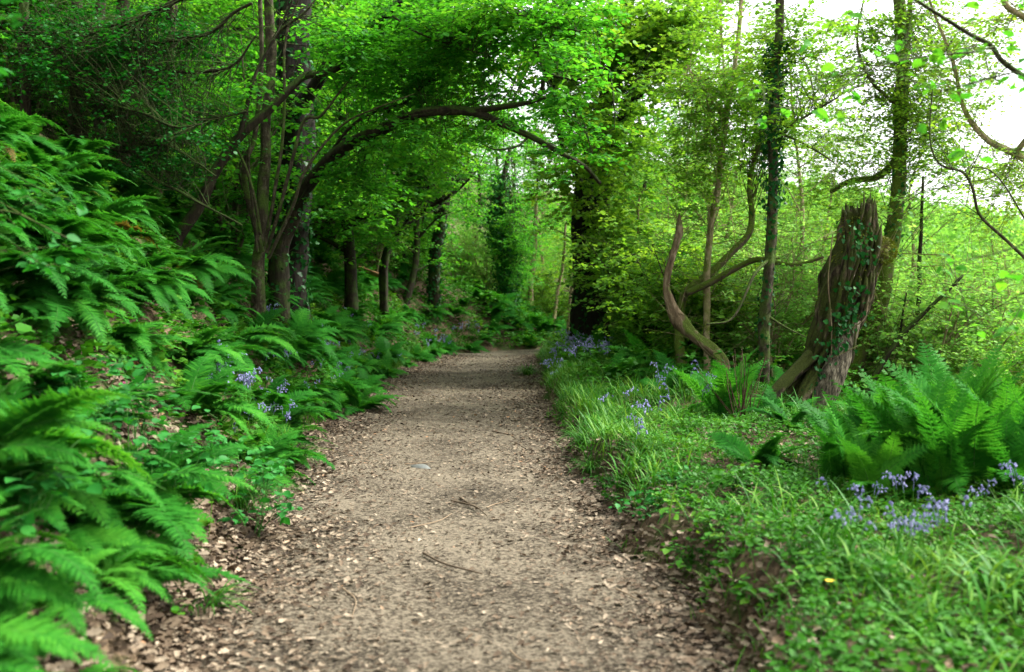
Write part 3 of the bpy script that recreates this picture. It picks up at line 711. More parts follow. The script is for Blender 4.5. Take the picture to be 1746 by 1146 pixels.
hero('tree', None, 'thick dark trunk wrapped in ivy behind the slender grey tree on the left', 'tree',
     [([(490, 470, 17), (497, 380, 17), (505, 250, 17), (502, 100, 17), (500, -60, 17), (495, -250, 17)], [.38, .30, .28, .26, .24], 'trunk'),
      ([(515, 180, 16.9), (570, 100, 16.4), (612, 60, 16), (650, 28, 15.6), (690, 2, 15.2), (760, -50, 15)], [.11, .09, .08, .07, .05], 'limb'),
      ([(690, 10, 15.2), (740, 12, 15), (800, -8, 14.8)], [.04, .03, .02], 'branch'),
      ([(700, 0, 15.1), (735, 32, 14.9), (790, 62, 14.7), (830, 95, 14.5), (880, 140, 14.4), (925, 165, 14.2)], [.035, .03, .022, .015, .008], 'branch')],
     'barkivy', {'ells': [ell(660, 50, 16, 100, 100, 1.2), ell(740, 60, 15, 130, 90, 1.4), ell(600, 260, 16.5, 40, 110, .8)], 'n': 130, 'seed': 4, 'ls': .09}, 'hazel',
     ivy=[(0, .0, .95, 1500, .04, .09)])
hero('tree', None, 'mossy dark tree whose long limb arches from the left bank over the path', 'tree',
     [([(478, 440, 15.6), (497, 370, 15.5), (520, 320, 15.3), (552, 282, 15), (590, 252, 14.7), (640, 224, 14.3), (700, 195, 14), (745, 187, 13.8), (800, 190, 13.6), (845, 208, 13.5), (905, 234, 13.5), (960, 262, 13.6), (1000, 284, 13.8), (1024, 312, 14)],
       [.17, .14, .115, .10, .09, .08, .07, .06, .055, .045, .04, .03, .025], 'trunk'),
      ([(800, 190, 13.6), (850, 184, 13.4), (890, 178, 13.2), (930, 168, 13)], [.05, .04, .02], 'branch'),
      ([(900, 234, 13.5), (880, 250, 13.3), (845, 255, 13.1), (820, 245, 13)], [.02, .012, .006], 'branch'),
      ([(925, 160, 13.1), (932, 130, 13), (985, 135, 12.9), (1030, 115, 12.8)], [.03, .02, .01], 'branch'),
      ([(669, 27, 13.6), (704, 51, 13.4), (751, 71, 13.2), (783, 79, 13.1), (830, 100, 13)], [.018, .012, .005], 'branch'),
      ([(830, -20, 13.2), (885, 24, 13), (932, 43, 12.9), (1000, 55, 12.8)], [.022, .016, .006], 'branch'),
      ([(905, 60, 13), (908, 79, 13), (920, 102, 12.9), (932, 140, 12.8), (963, 192, 12.8), (995, 220, 12.8), (1010, 262, 12.8)], [.018, .016, .010, .005], 'branch'),
      ([(1040, 120, 13), (1046, 173, 12.9), (1048, 220, 12.9)], [.012, .009, .004], 'branch'),
      ([(500, 360, 15.4), (600, 215, 14.6), (690, 175, 14.4), (730, 140, 14.2)], [.03, .02, .008], 'branch')],
     'bark', {'ells': [ell(670, 150, 14, 110, 80, 1.1), ell(790, 120, 13.5, 140, 90, 1.6), ell(760, 230, 13.8, 120, 60, 1.2), ell(920, 170, 13.2, 130, 90, 1.6), ell(980, 270, 13.6, 70, 70, 1.), ell(850, 30, 13.5, 200, 70, 1.8), ell(620, 330, 15, 60, 60, 1)], 'n': 330, 'seed': 5, 'ls': .085, 'clump': .8}, 'hazel', ivy=[(0, 0, .22, 200, .03, .07)])
hero('tree', None, 'thin leaning tree crossing behind the slender grey tree, rising from lower left to upper right', 'tree',
     [([(300, 410, 13.6), (345, 335, 13.6), (375, 275, 13.6), (425, 215, 13.6), (470, 175, 13.7), (515, 133, 13.8), (548, 130, 13.8), (580, 112, 13.8), (607, 90, 13.8)], [.09, .08, .07, .065, .06, .05, .045, .04, .03], 'trunk'),
      ([(392, 262, 13.6), (412, 215, 13.5), (430, 140, 13.5), (470, 60, 13.5), (500, 0, 13.4)], [.04, .03, .02, .01], 'branch')], 'bark',
     {'ells': [ell(620, 90, 13.6, 60, 50, .8), ell(380, 140, 13.6, 60, 60, 1)], 'n': 34, 'seed': 8}, 'hazel')

# --- twiggy thicket upper left
def thicket():
    b = P(150, 330, 13.); b[2] = gz(b[0], b[1])
    root = thing('thicket_tree', b, 'dark twiggy tree with a tangle of bare drooping branches at upper left', 'tree')
    g = Geo(); L_ = []
    for k, (pp, rr) in enumerate([([(120, 420, 13.5), (125, 260, 13.4), (132, 100, 13.3), (130, -80, 13.3)], (.10, .07)), ([(40, 420, 13), (44, 200, 12.9), (40, 50, 12.8), (45, -100, 12.8)], (.08, .06)),
                                  ([(175, 300, 14.5), (168, 120, 14.4), (175, -60, 14.4)], (.09, .07)), ([(210, 260, 15.5), (205, 100, 15.5), (215, -60, 15.4)], (.12, .1)), ([(290, 300, 16), (290, 100, 16), (300, -80, 16)], (.10, .08))]):
        pts = [P(*q) for q in pp]; f = pts[0].copy(); f[2] = min(f[2], gz(f[0], f[1]) - .1); pts = [f] + pts
        c = catmull(pts, 24) - b; tube(g, c, np.linspace(rr[0], rr[1], 24), 8, .12, k); L_.append(c)
    obj('trunk', g.mesh('trunk', M['bark'], True), root)
    g2 = Geo()
    for pp, rr in [([(160, 105, 12.6), (190, 148, 12.4), (214, 183, 12.3), (245, 197, 12.2), (300, 215, 12.1), (345, 206, 12)], (.03, .012)), ([(130, 60, 13), (215, 40, 12.6), (262, 18, 12.4), (312, -4, 12.2)], (.045, .03)),
                   ([(180, 90, 13), (280, 74, 12.8), (350, 60, 12.7), (395, 25, 12.6), (430, 5, 12.5)], (.035, .02)), ([(40, 40, 12.8), (75, 70, 12.6), (110, 105, 12.5), (118, 140, 12.4)], (.04, .02)),
                   ([(132, 150, 13.2), (200, 210, 12.9), (260, 300, 12.7), (320, 330, 12.5), (410, 385, 12.4)], (.035, .012)), ([(170, 60, 14), (240, 160, 13.6), (330, 200, 13.3), (420, 190, 13)], (.04, .012)),
                   ([(130, 20, 13.3), (250, 110, 13), (380, 120, 12.8), (440, 60, 12.6)], (.04, .01)), ([(120, 200, 13), (200, 255, 12.8), (290, 250, 12.5), (370, 300, 12.3)], (.03, .01))]:
        c = catmull([P(*q) for q in pp], 30); c = c + np.stack([cnoise(c + 3.7 * j, 4.) for j in range(3)], -1) * .07 - b
        tube(g2, c, np.linspace(rr[0], rr[1], 30), 7, .12, 3); L_.append(c)
    limb = np.concatenate(L_)
    ells = [(e[0] - b, e[1]) for e in [ell(210, 110, 13, 180, 110, 1.4), ell(280, 240, 12.8, 110, 100, 1.), ell(120, 120, 13, 120, 140, 1.4)]]
    n = 1900; B = in_ells(ells, n, RNG, .3); idx = RNG.integers(0, len(limb), len(B) * 5).reshape(len(B), 5)
    D = ((limb[idx] - B[:, None]) ** 2).sum(-1); A = limb[idx[np.arange(len(B)), D.argmin(1)]]
    d = B - A; ln = np.linalg.norm(d, axis=1, keepdims=True); B = A + d / ln * np.minimum(ln, RNG.uniform(.4, 1.6, (len(B), 1)))
    Mi = (A + B) / 2 + RNG.normal(0, .14, B.shape) - np.array([0, 0, .08])
    twigs(g2, A, Mi, B, .006, .002, RNG.random(1)[0], 5)
    obj('branches', g2.mesh('branches', M['bark'], True), root)
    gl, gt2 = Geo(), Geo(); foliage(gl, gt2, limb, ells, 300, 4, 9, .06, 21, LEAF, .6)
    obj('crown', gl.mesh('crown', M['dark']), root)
thicket()

# --- centre trees
hero('tree', None, 'dark mossy trunk rising from the ferns left of the path bend', 'tree',
     [([(740, 500, 30), (744, 430, 30), (752, 385, 30), (764, 300, 30), (770, 220, 30), (760, 60, 30)], [.20, .17, .16, .14, .12], 'trunk'),
      ([(752, 370, 30), (720, 330, 29.5), (735, 260, 29), (760, 200, 29)], [.06, .04, .02], 'branch')], 'bark',
     {'ells': [ell(740, 180, 23.5, 130, 110, 2.5)], 'n': 150, 'seed': 10, 'ls': .1}, 'hazel', ivy=[(0, .1, .6, 500, .05, .09)])
hero('tree', None, 'multi stemmed dark tree leaning right behind the ferns left of centre', 'tree',
     [([(655, 450, 25.0), (672, 410, 25.0), (700, 376, 24.8), (735, 352, 24.5), (775, 330, 24.2), (815, 290, 24.0)], [.12, .10, .08, .06, .04, .02], 'trunk'),
      ([(664, 425, 25.0), (676, 370, 25.0), (681, 320, 25.0), (676, 250, 25.0)], [.07, .06, .05, .03], 'stem'), ([(690, 385, 24.9), (706, 350, 24.6), (722, 330, 24.5), (745, 270, 24.4)], [.06, .05, .02], 'stem')], 'bark',
     {'ells': [ell(700, 260, 20.5, 130, 90, 1.8), ell(620, 340, 20.5, 90, 90, 1.6)], 'n': 190, 'seed': 11, 'ls': .09}, 'hazel')
hero('tree', None, 'crooked trunk smothered in ivy standing at the path bend', 'tree',
     [([(856, 560, 35), (862, 490, 35), (860, 430, 35), (848, 395, 35), (850, 340, 35), (870, 250, 35)], [.24, .18, .16, .12, .10, .06], 'trunk')], 'bark',
     {'ells': [ell(885, 420, 35, 50, 110, 1.6)], 'n': 160, 'seed': 12, 'ls': .08}, 'hazel', ivy=[(0, .05, .9, 3000, .28, .12)])
hero('tree', None, 'big twin trunked dark tree right of the path bend with yellow green leaves', 'tree',
     [([(992, 590, 22), (994, 520, 22), (994, 440, 22), (992, 380, 22), (1000, 300, 22), (1030, 180, 21.8), (1060, 60, 21.5), (1080, -100, 21)], [.46, .27, .24, .22, .21, .18, .16, .12], 'trunk'),
      ([(1018, 580, 21.8), (1020, 500, 21.8), (1024, 420, 21.8), (1026, 340, 21.8), (1050, 240, 21.5), (1090, 150, 21), (1150, 40, 20.5)], [.30, .22, .20, .18, .15, .10], 'stem'),
      ([(1055, 90, 21.4), (1085, 75, 21), (1120, 68, 20.5), (1150, 55, 20.2)], [.14, .12, .10, .08], 'limb'),
      ([(1000, 330, 22), (960, 250, 21), (940, 150, 20), (900, 60, 19)], [.08, .06, .04, .02], 'limb')], 'barkivy',
     {'ells': [ell(1040, 120, 20, 130, 120, 2.4), ell(1075, 280, 19, 75, 110, 1.6), ell(1085, 420, 19.5, 50, 90, 1.2), ell(960, 90, 20, 120, 100, 2), ell(940, 330, 20.5, 60, 60, 1.3), ell(1140, 60, 20, 90, 80, 2), ell(1040, 400, 19.5, 30, 60, 1), ell(1015, 210, 18.5, 80, 110, 1), ell(1040, 90, 18.5, 110, 90, 1.2)], 'n': 460, 'seed': 13, 'tb': .15, 'ls': .10, 'clump': .6, 'tmpl': ROUND}, 'beech',
     ivy=[(0, .02, .4, 420, .04, .09), (1, .02, .3, 160, .03, .09)])
THIN = 'thin saplings beside the path bend'
for pp, r in [([(945, 540, 33), (952, 490, 33), (960, 450, 33), (965, 380, 33)], .07), ([(1068, 575, 19.5), (1074, 500, 19.5), (1085, 430, 19.5), (1090, 330, 19.5)], .045), ([(970, 530, 28), (980, 470, 28), (985, 420, 28)], .05), ([(905, 480, 40), (912, 420, 40), (915, 330, 40)], .12), ([(1100, 540, 24), (1098, 450, 24), (1104, 350, 24)], .07)]:
    hero('sapling', None, 'thin pale sapling stem in the light beside the big dark twin trunk', 'tree', [(pp, [r, r * .8, r * .5], 'trunk')], 'barkpale', None, group=THIN)

# --- right trees
hero('snag', None, 'weathered brown dead snag curving up like a hook in the clearing', 'dead tree',
     [([(1232, 625, 13.6), (1212, 597, 13.8), (1190, 578, 13.9), (1165, 554, 14), (1146, 532, 14), (1135, 500, 14), (1136, 480, 14), (1143, 450, 14), (1150, 420, 14), (1156, 400, 14), (1157, 382, 14), (1158, 366, 14)],
       [.075, .08, .09, .075, .10, .062, .045, .05, .04, .048, .036, .010], 'trunk')], 'snag')
hero('tree', None, 'S shaped dark mossy tree curving up left of the ivy clad trunk', 'tree',
     [([(1160, 530, 15.2), (1180, 492, 15), (1212, 465, 15), (1248, 432, 15), (1277, 400, 15), (1284, 365, 15), (1279, 320, 15), (1288, 268, 15), (1302, 215, 15), (1318, 120, 15)], [.085, .065, .058, .055, .048, .045, .04, .038, .03, .02], 'trunk'),
      ([(1175, 500, 14.8), (1215, 480, 14.6), (1255, 455, 14.4), (1290, 440, 14.2), (1325, 446, 14), (1360, 450, 13.8), (1405, 438, 13.6)], [.055, .05, .045, .042, .03, .026, .02], 'limb')], 'barkmoss',
     {'ells': [ell(1290, 200, 15, 60, 90, 1.2)], 'n': 50, 'seed': 14, 'ls': .07}, 'beech')
hero('tree', None, 'straight pale young tree leaning slightly right above the hooked snag', 'tree',
     [([(1207, 470, 14.8), (1214, 390, 14.8), (1226, 310, 14.8), (1238, 210, 14.8), (1256, 90, 14.8), (1268, -60, 14.8)], [.055, .05, .045, .04, .035, .03], 'trunk'),
      ([(1238, 210, 14.8), (1200, 150, 14.6), (1170, 110, 14.5)], [.015, .01, .005], 'branch'), ([(1248, 140, 14.8), (1290, 90, 14.8), (1320, 20, 14.8)], [.018, .01, .005], 'branch')], 'barkpale',
     {'ells': [ell(1210, 120, 14.6, 110, 130, 1.4), ell(1190, 280, 14.6, 70, 80, 1)], 'n': 130, 'seed': 15, 'ls': .065, 'clump': .6}, 'beech')
hero('tree', None, 'slender trunk with a thick dark ivy sleeve on its upper half, left of the stump', 'tree',
     [([(1306, 615, 13), (1309, 520, 13), (1314, 430, 13), (1317, 330, 13), (1316, 230, 13), (1321, 130, 13), (1330, 30, 13), (1336, -80, 13)], [.085, .075, .07, .065, .06, .058, .055, .05], 'trunk'),
      ([(1330, 235, 13), (1352, 212, 12.9), (1380, 195, 12.9), (1430, 165, 12.8)], [.03, .02, .01], 'branch'), ([(1322, 225, 13), (1360, 240, 12.8), (1400, 262, 12.7), (1425, 280, 12.6)], [.02, .015, .006], 'branch'),
      ([(1312, 540, 13), (1345, 560, 12.8), (1375, 575, 12.7)], [.02, .012, .006], 'branch'), ([(1312, 440, 13), (1285, 470, 12.8), (1250, 540, 12.7), (1205, 552, 12.6)], [.025, .018, .01], 'branch')], 'barkgrey',
     {'ells': [ell(1370, 180, 13, 90, 110, 1.2), ell(1340, 40, 13, 90, 70, 1.2)], 'n': 75, 'seed': 16, 'ls': .06, 'clump': .7}, 'beech', ivy=[(0, .48, .83, 700, .08, .07), (0, .1, .48, 150, .02, .06)])
hero('tree', None, 'tall mossy tree bending up behind the broken stump', 'tree',
     [([(1435, 680, 15), (1455, 625, 15), (1482, 570, 15), (1505, 500, 15), (1520, 420, 15), (1532, 340, 15), (1536, 240, 15), (1538, 140, 15), (1536, 50, 15), (1528, -80, 15)], [.19, .16, .13, .115, .11, .105, .10, .095, .09, .08], 'trunk'),
      ([(1540, 110, 15), (1548, 60, 14.9), (1552, 0, 14.8), (1560, -60, 14.8)], [.05, .04, .03], 'branch'),
      ([(1530, 180, 15), (1480, 130, 14.8), (1462, 60, 14.7), (1478, -20, 14.7)], [.03, .02, .01], 'branch'),
      ([(1536, 260, 15), (1500, 300, 16), (1450, 308, 16.5), (1418, 326, 17)], [.06, .055, .05, .04], 'limb')], 'barkmoss',
     {'ells': [ell(1450, 150, 15, 110, 130, 1.6), ell(1560, 130, 15, 90, 140, 1.4), ell(1590, 280, 15, 110, 80, 1.3), ell(1440, 300, 15, 90, 80, 1.3), ell(1600, 120, 15, 110, 120, 1.5)], 'n': 300, 'seed': 17, 'ls': .06, 'clump': .8}, 'beech', ivy=[(0, .48, .85, 420, .05, .06)])
hero('tree', None, 'bare yellowish limb sweeping in from the right edge against the white sky', 'tree',
     [([(1900, 560, 12), (1880, 420, 12), (1840, 330, 12), (1790, 290, 12), (1746, 268, 12), (1715, 254, 12), (1680, 238, 12), (1652, 208, 12), (1637, 170, 12), (1628, 130, 12), (1612, 70, 12), (1592, 20, 12), (1570, -30, 12)], [.16, .11, .09, .07, .052, .042, .035, .03, .025, .02, .014, .009], 'trunk'),
      ([(1730, 262, 12), (1750, 235, 11.9), (1790, 190, 11.8)], [.04, .03, .02], 'branch'),
      ([(1780, 60, 11.5), (1746, 30, 11.5), (1715, 10, 11.5), (1700, -30, 11.5)], [.04, .035, .03], 'branch')], 'barkpale',
     {'ells': [ell(1660, 120, 12, 90, 110, 1), ell(1730, 330, 12, 80, 60, 1), ell(1720, 50, 12, 70, 60, 1)], 'n': 70, 'seed': 18, 'ls': .05}, 'beech')
hero('tree', None, 'thin bare tree with a twisted stem hanging down at the far right', 'tree',
     [([(1850, 520, 10), (1760, 450, 10), (1712, 405, 10), (1672, 365, 10), (1658, 320, 10), (1640, 293, 10), (1600, 278, 10), (1585, 230, 10), (1590, 140, 10)], [.035, .022, .018, .016, .014, .012, .009, .006], 'trunk'),
      ([(1780, 430, 10), (1700, 300, 10), (1640, 285, 10)], [.01, .008, .004], 'branch')], 'barkgrey')
LEANG = 'leaning dark stems below the stump'
for pp, r in [([(1468, 690, 14), (1500, 625, 14), (1535, 575, 14), (1580, 530, 14), (1640, 470, 14)], .05), ([(1490, 700, 14.5), (1505, 640, 14.5), (1530, 590, 14.5), (1545, 500, 14.5)], .035), ([(1500, 690, 15.5), (1560, 560, 15.5), (1570, 420, 15.5), (1575, 300, 15.5)], .05)]:
    hero('sapling', None, 'thin dark stem leaning right on the slope behind the stump', 'tree', [(pp, [r, r * .8, r * .4], 'trunk')], 'bark', None, group=LEANG)

# ------------------------------------------------------------------ the stump
def stump():
    D = 11.2
    rows = [(735, 1322, 1432), (700, 1330, 1424), (670, 1342, 1426), (640, 1358, 1434), (600, 1374, 1452), (560, 1385, 1463), (520, 1394, 1476), (480, 1402, 1490), (450, 1412, 1500), (430, 1424, 1500), (412, 1428, 1499), (390, 1433, 1495), (370, 1438, 1493), (350, 1440, 1493)]
    b = P(1375, 705, D); b[2] = gz(b[0], b[1])
    root = thing('tree_stump', b, 'tall broken mossy stump leaning right, ivy on its face and jagged top', 'stump')
    ys_ = np.array([r[0] for r in rows][::-1], float); ls_ = np.array([r[1] for r in rows][::-1], float); rs_ = np.array([r[2] for r in rows][::-1], float)
    nv, nu = 110, 120
    yy = np.linspace(740, 350, nv); V = np.zeros((nv, nu, 3))
    for iv, py in enumerate(yy):
        l, r = np.interp(py, ys_, ls_), np.interp(py, ys_, rs_)
        c = P((l + r) / 2, py, D) - b; rad = (r - l) / 2 * D / FPX
        for iu in range(nu):
            a = iu * 2 * PI / nu
            k = mnoise.noise(Vector((math.cos(a) * 4.2, math.sin(a) * 4.2, iv * .018)))
            k2 = mnoise.noise(Vector((math.cos(a) * 10 + 5, math.sin(a) * 10, iv * .035)))
            k3 = mnoise.noise(Vector((math.cos(a) * 3 + 9, math.sin(a) * 3, iv * .10)))
            k4 = mnoise.noise(Vector((math.cos(a) * 22, math.sin(a) * 22, iv * .12 + 3)))
            flare = 1 + max(0, (py - 640) / 100) * .45 * (.5 + .5 * math.cos(3 * a + .6))
            ridg = 1 - abs(k2) * 2.2
            k5 = mnoise.noise(Vector((math.cos(a) * 15 + 7, math.sin(a) * 15, iv * .05)))
            rr = rad * (.98 + .32 * k + .20 * ridg - .14 + .14 * k3 + .09 * k4 + .22 * (abs(k5) * 2 - .4)) * flare * .92
            V[iv, iu] = c + np.array([math.cos(a) * rr, math.sin(a) * rr * .9, 0])
        # jagged top: lift per column
    for iu in range(nu):
        a = iu * 2 * PI / nu
        j = mnoise.noise(Vector((math.cos(a) * 3.3 + 20, math.sin(a) * 3.3, 0))) + .6 * mnoise.noise(Vector((math.cos(a) * 11 + 2, math.sin(a) * 11, 4)))
        top = -.03 + .10 * j + .05 * math.cos(a - .2) + .16 * abs(mnoise.noise(Vector((math.cos(a) * 19, math.sin(a) * 19, 8))))
        for iv in range(nv - 16, nv):
            f = (iv - (nv - 16)) / 15; V[iv, iu, 2] += top * f
            V[iv, iu, :2] = V[iv, iu, :2] * 1
    cen = V[-1].mean(0) - np.array([0, 0, .45])
    i_ = np.arange(nv - 1)[:, None] * nu; j_ = np.arange(nu)[None]; j2 = (j_ + 1) % nu
    Q = np.stack([i_ + j_, i_ + j2, i_ + nu + j2, i_ + nu + j_], -1).reshape(-1, 4)
    g = Geo(); VV = np.vstack([V.reshape(-1, 3), cen])
    g.add(VV, Q, [[(nv - 1) * nu + k, (nv - 1) * nu + (k + 1) % nu, nv * nu] for k in range(nu)])
    # long slivers of rotten bark standing proud of the trunk
    for k in range(170):
        iu = random.randrange(nu); ln_ = random.randint(8, 30); iv = random.randint(2, nv - 6 - ln_)
        col_ = V[iv:iv + ln_:2, iu]; cc = V[iv:iv + ln_:2].mean(1); o_ = nrm(col_ - cc)
        sh = np.linspace(0, random.uniform(-.03, .03), len(col_))[:, None] * np.cross(o_, [0, 0, 1.])
        pr = np.sin(PI * np.linspace(.05, .95, len(col_)))
        tube(g, col_ + o_ * (random.uniform(-.004, .012)) + sh, .004 + pr * random.uniform(.006, .019), 5, .35, k)
    # splinters at the top and down the face
    for k in range(34):
        py = random.uniform(350, 470) if k < 20 else random.uniform(480, 640); px = random.uniform(np.interp(py, ys_, ls_) + 6, np.interp(py, ys_, rs_) - 4)
        h = random.uniform(25, 75) * (1 if k < 20 else 1.4)
        p0 = P(px, py + h * .6, D - .24) - b; p1 = P(px + h * .16, py - h * .5, D - .22) - b
        if k < 5: p0 = P(px, 410, D - .1 + random.uniform(-.1, .12)) - b; p1 = P(px + random.uniform(0, 6), random.uniform(362, 380), D - .1) - b
        w = random.uniform(.012, .03)
        pts = catmull([p0, (p0 + p1) / 2 + np.array([random.gauss(0, .01), -.03, 0]), p1], 8)
        tube(g, pts, np.array([.5, .9, 1, 1, .9, .7, .4, .1]) * w, 5, .3, k)
    pk = P(1480, 400, D) - b; tube(g, catmull([pk, P(1485, 372, D) - b, P(1488, 345, D) - b], 8), np.linspace(.035, .01, 8), 5, .2, 2)
    obj('trunk', g.mesh('trunk', M['stump']), root)
    # pale slab on the lower right
    g = Geo()
    for k in range(11):
        f = k / 10
        a = P(1368 + f * 44, 715 - f * 18, D - .30 - .05 * math.sin(PI * f)) - b; m_ = P(1400 + f * 38, 640, D - .30 - .06 * math.sin(PI * f)) - b; c = P(1440 + f * 26, 560 - f * 12, D - .22) - b
        tube(g, catmull([a, m_, c], 14), np.interp(np.linspace(0, 1, 14), [0, .3, 1], [.045, .038, .012]) * random.uniform(.8, 1.2), 6, .3, k)
    obj('bark_slab', g.mesh('bark_slab', M['slab']), root)
    # left root
    g = Geo()
    tube(g, catmull([P(1385, 610, D - .1) - b, P(1350, 640, D - .25) - b, P(1325, 665, D - .35) - b, P(1302, 700, D - .4) - b], 16), np.linspace(.085, .03, 16), 16, .5, 5)
    tube(g, catmull([P(1395, 640, D - .2) - b, P(1370, 680, D - .35) - b, P(1352, 735, D - .45) - b], 16), np.linspace(.09, .04, 16), 16, .5, 9)
    obj('root', g.mesh('root', M['stump']), root)
    # burl
    g = Geo(); nb, mb = 26, 36
    cb = P(1500, 428, D - .03) - b; Vb = []
    for a_ in range(nb):
        th_ = PI * a_ / (nb - 1)
        for q in range(mb):
            ph = 2 * PI * q / mb; d = np.array([math.sin(th_) * math.cos(ph), math.sin(th_) * math.sin(ph), math.cos(th_)])
            nn = mnoise.noise(Vector(d * 1.8 + np.array([3, 1, 7]))) * .38 + mnoise.noise(Vector(d * 5)) * .22 + mnoise.noise(Vector(d * 13)) * .1
            Vb.append(cb + d * (1 + nn) * np.array([.15, .13, .135]) + np.array([-.09 * (1 - d[2]) * .5, 0, 0]))
    i_ = np.arange(nb - 1)[:, None] * mb; j_ = np.arange(mb)[None]; j2 = (j_ + 1) % mb
    g.add(np.array(Vb), np.stack([i_ + mb + j_, i_ + mb + j2, i_ + j2, i_ + j_], -1).reshape(-1, 4))
    obj('burl', g.mesh('burl', M['burl']), root)
    # ivy on the face and moss tufts
    g = Geo(); n = 260
    py = np.r_[RNG.normal(560, 45, n // 2), RNG.uniform(375, 450, n // 4), RNG.uniform(480, 690, n - n // 2 - n // 4)]
    cx = np.interp(py, [370, 430, 560, 690], [1462, 1470, 1440, 1375]); px = cx + RNG.normal(0, 17, len(py))
    pos = np.array([P(a_, c_, D - .30 - random.uniform(0, .08)) for a_, c_ in zip(px, py)]) - b
    scatter(g, IVY, pos, RNG.normal(0, .5, pos.shape) + np.array([0, 0, -.8]), np.array([0, -1, .45]) + RNG.normal(0, .35, pos.shape), RNG.uniform(.028, .062, len(pos)), np.clip(RNG.normal(.25, .22, len(pos)), 0, 1))
    obj('ivy', g.mesh('ivy', M['ivy']), root)
    g = Geo()
    for pp in [[(1415, 700), (1418, 560), (1412, 480), (1420, 400)], [(1425, 570), (1470, 548), (1480, 520)], [(1420, 610), (1462, 590)]]:
        pts = catmull([P(x_, y_, D - .33) - b for x_, y_ in pp], 16); tube(g, pts, .007, 5, 0, 0, .8)
    obj('vine', g.mesh('vine', M['snag']), root)
    g = Geo(); n = 7000
    vi = RNG.integers(0, nv - 4, n); ui = RNG.integers(0, nu, n)
    c0 = V.mean(1)[vi]; pos = V[vi, ui]; out = nrm(pos - c0)
    mask = (cnoise(pos, 7.) > .02) & ((out[:, 0] < .25) | (RNG.random(n) < .25)); pos = pos[mask]; out = out[mask]
    scatter(g, DIAM, pos - out * .006, out + np.array([0, 0, -.5]) + RNG.normal(0, .4, pos.shape), RNG.normal(size=pos.shape), RNG.uniform(.02, .05, len(pos)), None, .6)
    v = nrm(RNG.normal(size=(1800, 3))); pos = cb + v * np.array([.16, .14, .145]) * 1.03; 
    scatter(g, DIAM, pos, v + np.array([0, 0, -.4]), RNG.normal(size=pos.shape), RNG.uniform(.015, .04, len(pos)), None, .6)
    obj('moss', g.mesh('moss', MOSS), root)
MOSS = leafmat('moss_tuft', [(0, (.03, .05, .006)), (.6, (.10, .13, .014)), (1, (.22, .24, .03))], .2, gloss=.02, patch=8)
stump()

# fallen mossy log on left bank
a, b_ = P(588, 452, 27), P(650, 471, 26.3)
g = Geo(); c = catmull([a, (a + b_) / 2 + np.array([0, 0, .03]), b_], 14); tube(g, c - a, np.linspace(.085, .055, 14), 9, .3, 3)
tube(g, np.array([c[7] - a, c[7] - a + [0, -.05, .12]]), [.02, .008], 5, 0, 0)
tube(g, np.array([[0, 0, 0], [-.3, .1, .05], [-.7, .2, gz(a[0] - .7, a[1] + .2) - a[2] - .05]]), [.085, .08, .07], 8, .2, 2)
tag(obj('dead_branch', g.mesh('dead_branch', M['log'], True), None, a), 'bright orange brown broken branch sticking out of the left ferns', 'dead branch')

# ------------------------------------------------------------------ generic woodland
TP = [grow_tree(31, 11, .13, .12, 3.2, 20, .105, 380, mat='hazel'), grow_tree(32, 9.5, .11, .10, 2.8, 18, .105, 350, mat='hazel', tb=.1), grow_tree(33, 12, .16, .15, 3.6, 22, .105, 400, mat='hazel', bark='barkgrey', tb=.05)]
TB = [grow_tree(41, 10, .10, .14, 3.0, 18, .09, 330, sparse=.9, tb=.1, mat='beech', bark='barkgrey', tmpl=ROUND), grow_tree(42, 11.5, .11, .12, 3.2, 20, .09, 360, sparse=.9, tb=.1, mat='beech', bark='barkpale', tmpl=ROUND)]
TL = [grow_tree(51, 10, .09, .15, 2.8, 17, .075, 330, mat='pale', bark='barkpale', sparse=.9), grow_tree(52, 8.5, .08, .12, 2.6, 16, .075, 340, mat='pale', bark='barkpale', sparse=.8, lean=.1), grow_tree(53, 12, .11, .15, 3.0, 20, .08, 380, mat='beech', bark='barkpale', sparse=.8, tb=.15)]
SH = [grow_shrub(61, 2.6, 9, .075, 200, tb=.0), grow_shrub(62, 3.2, 10, .08, 240, tb=.05)]
SB = [grow_shrub(71, 2.4, 9, .07, 200, 'beech', tmpl=ROUND), grow_shrub(72, 3.0, 9, .07, 220, 'pale', 'barkpale')]
def plant(proto, x, y, s, name, label, cat, group, parts, tilt=0):
    o = thing(name, (x, y, gz(x, y) - .03), label, cat, group, random.uniform(0, 6.28), s)
    o.rotation_euler[0] = random.gauss(0, .03) + tilt
    for me, nm in zip(proto, parts): obj(nm, me, o)
    return o
TR = ('trunk', 'crown'); SR = ('stems', 'foliage')
# behind the left bank
gL = 'trees of the wood above the left bank'
for k in range(24):
    d = random.uniform(19, 42); px = random.uniform(-80, 640); p = P(px, 400, d)
    plant(random.choice(TP), p[0], p[1], random.uniform(.75, 1.1), 'tree', 'dense dark leaved tree in the wood above the left bank', 'tree', gL, TR)
for x, y in [(-8.5, 7), (-9, 11), (-9, 15)]:
    plant(random.choice(TP), x, y, .9, 'tree', 'leafy tree standing high on the left bank at the picture edge', 'tree', 'trees high on the left bank', TR)
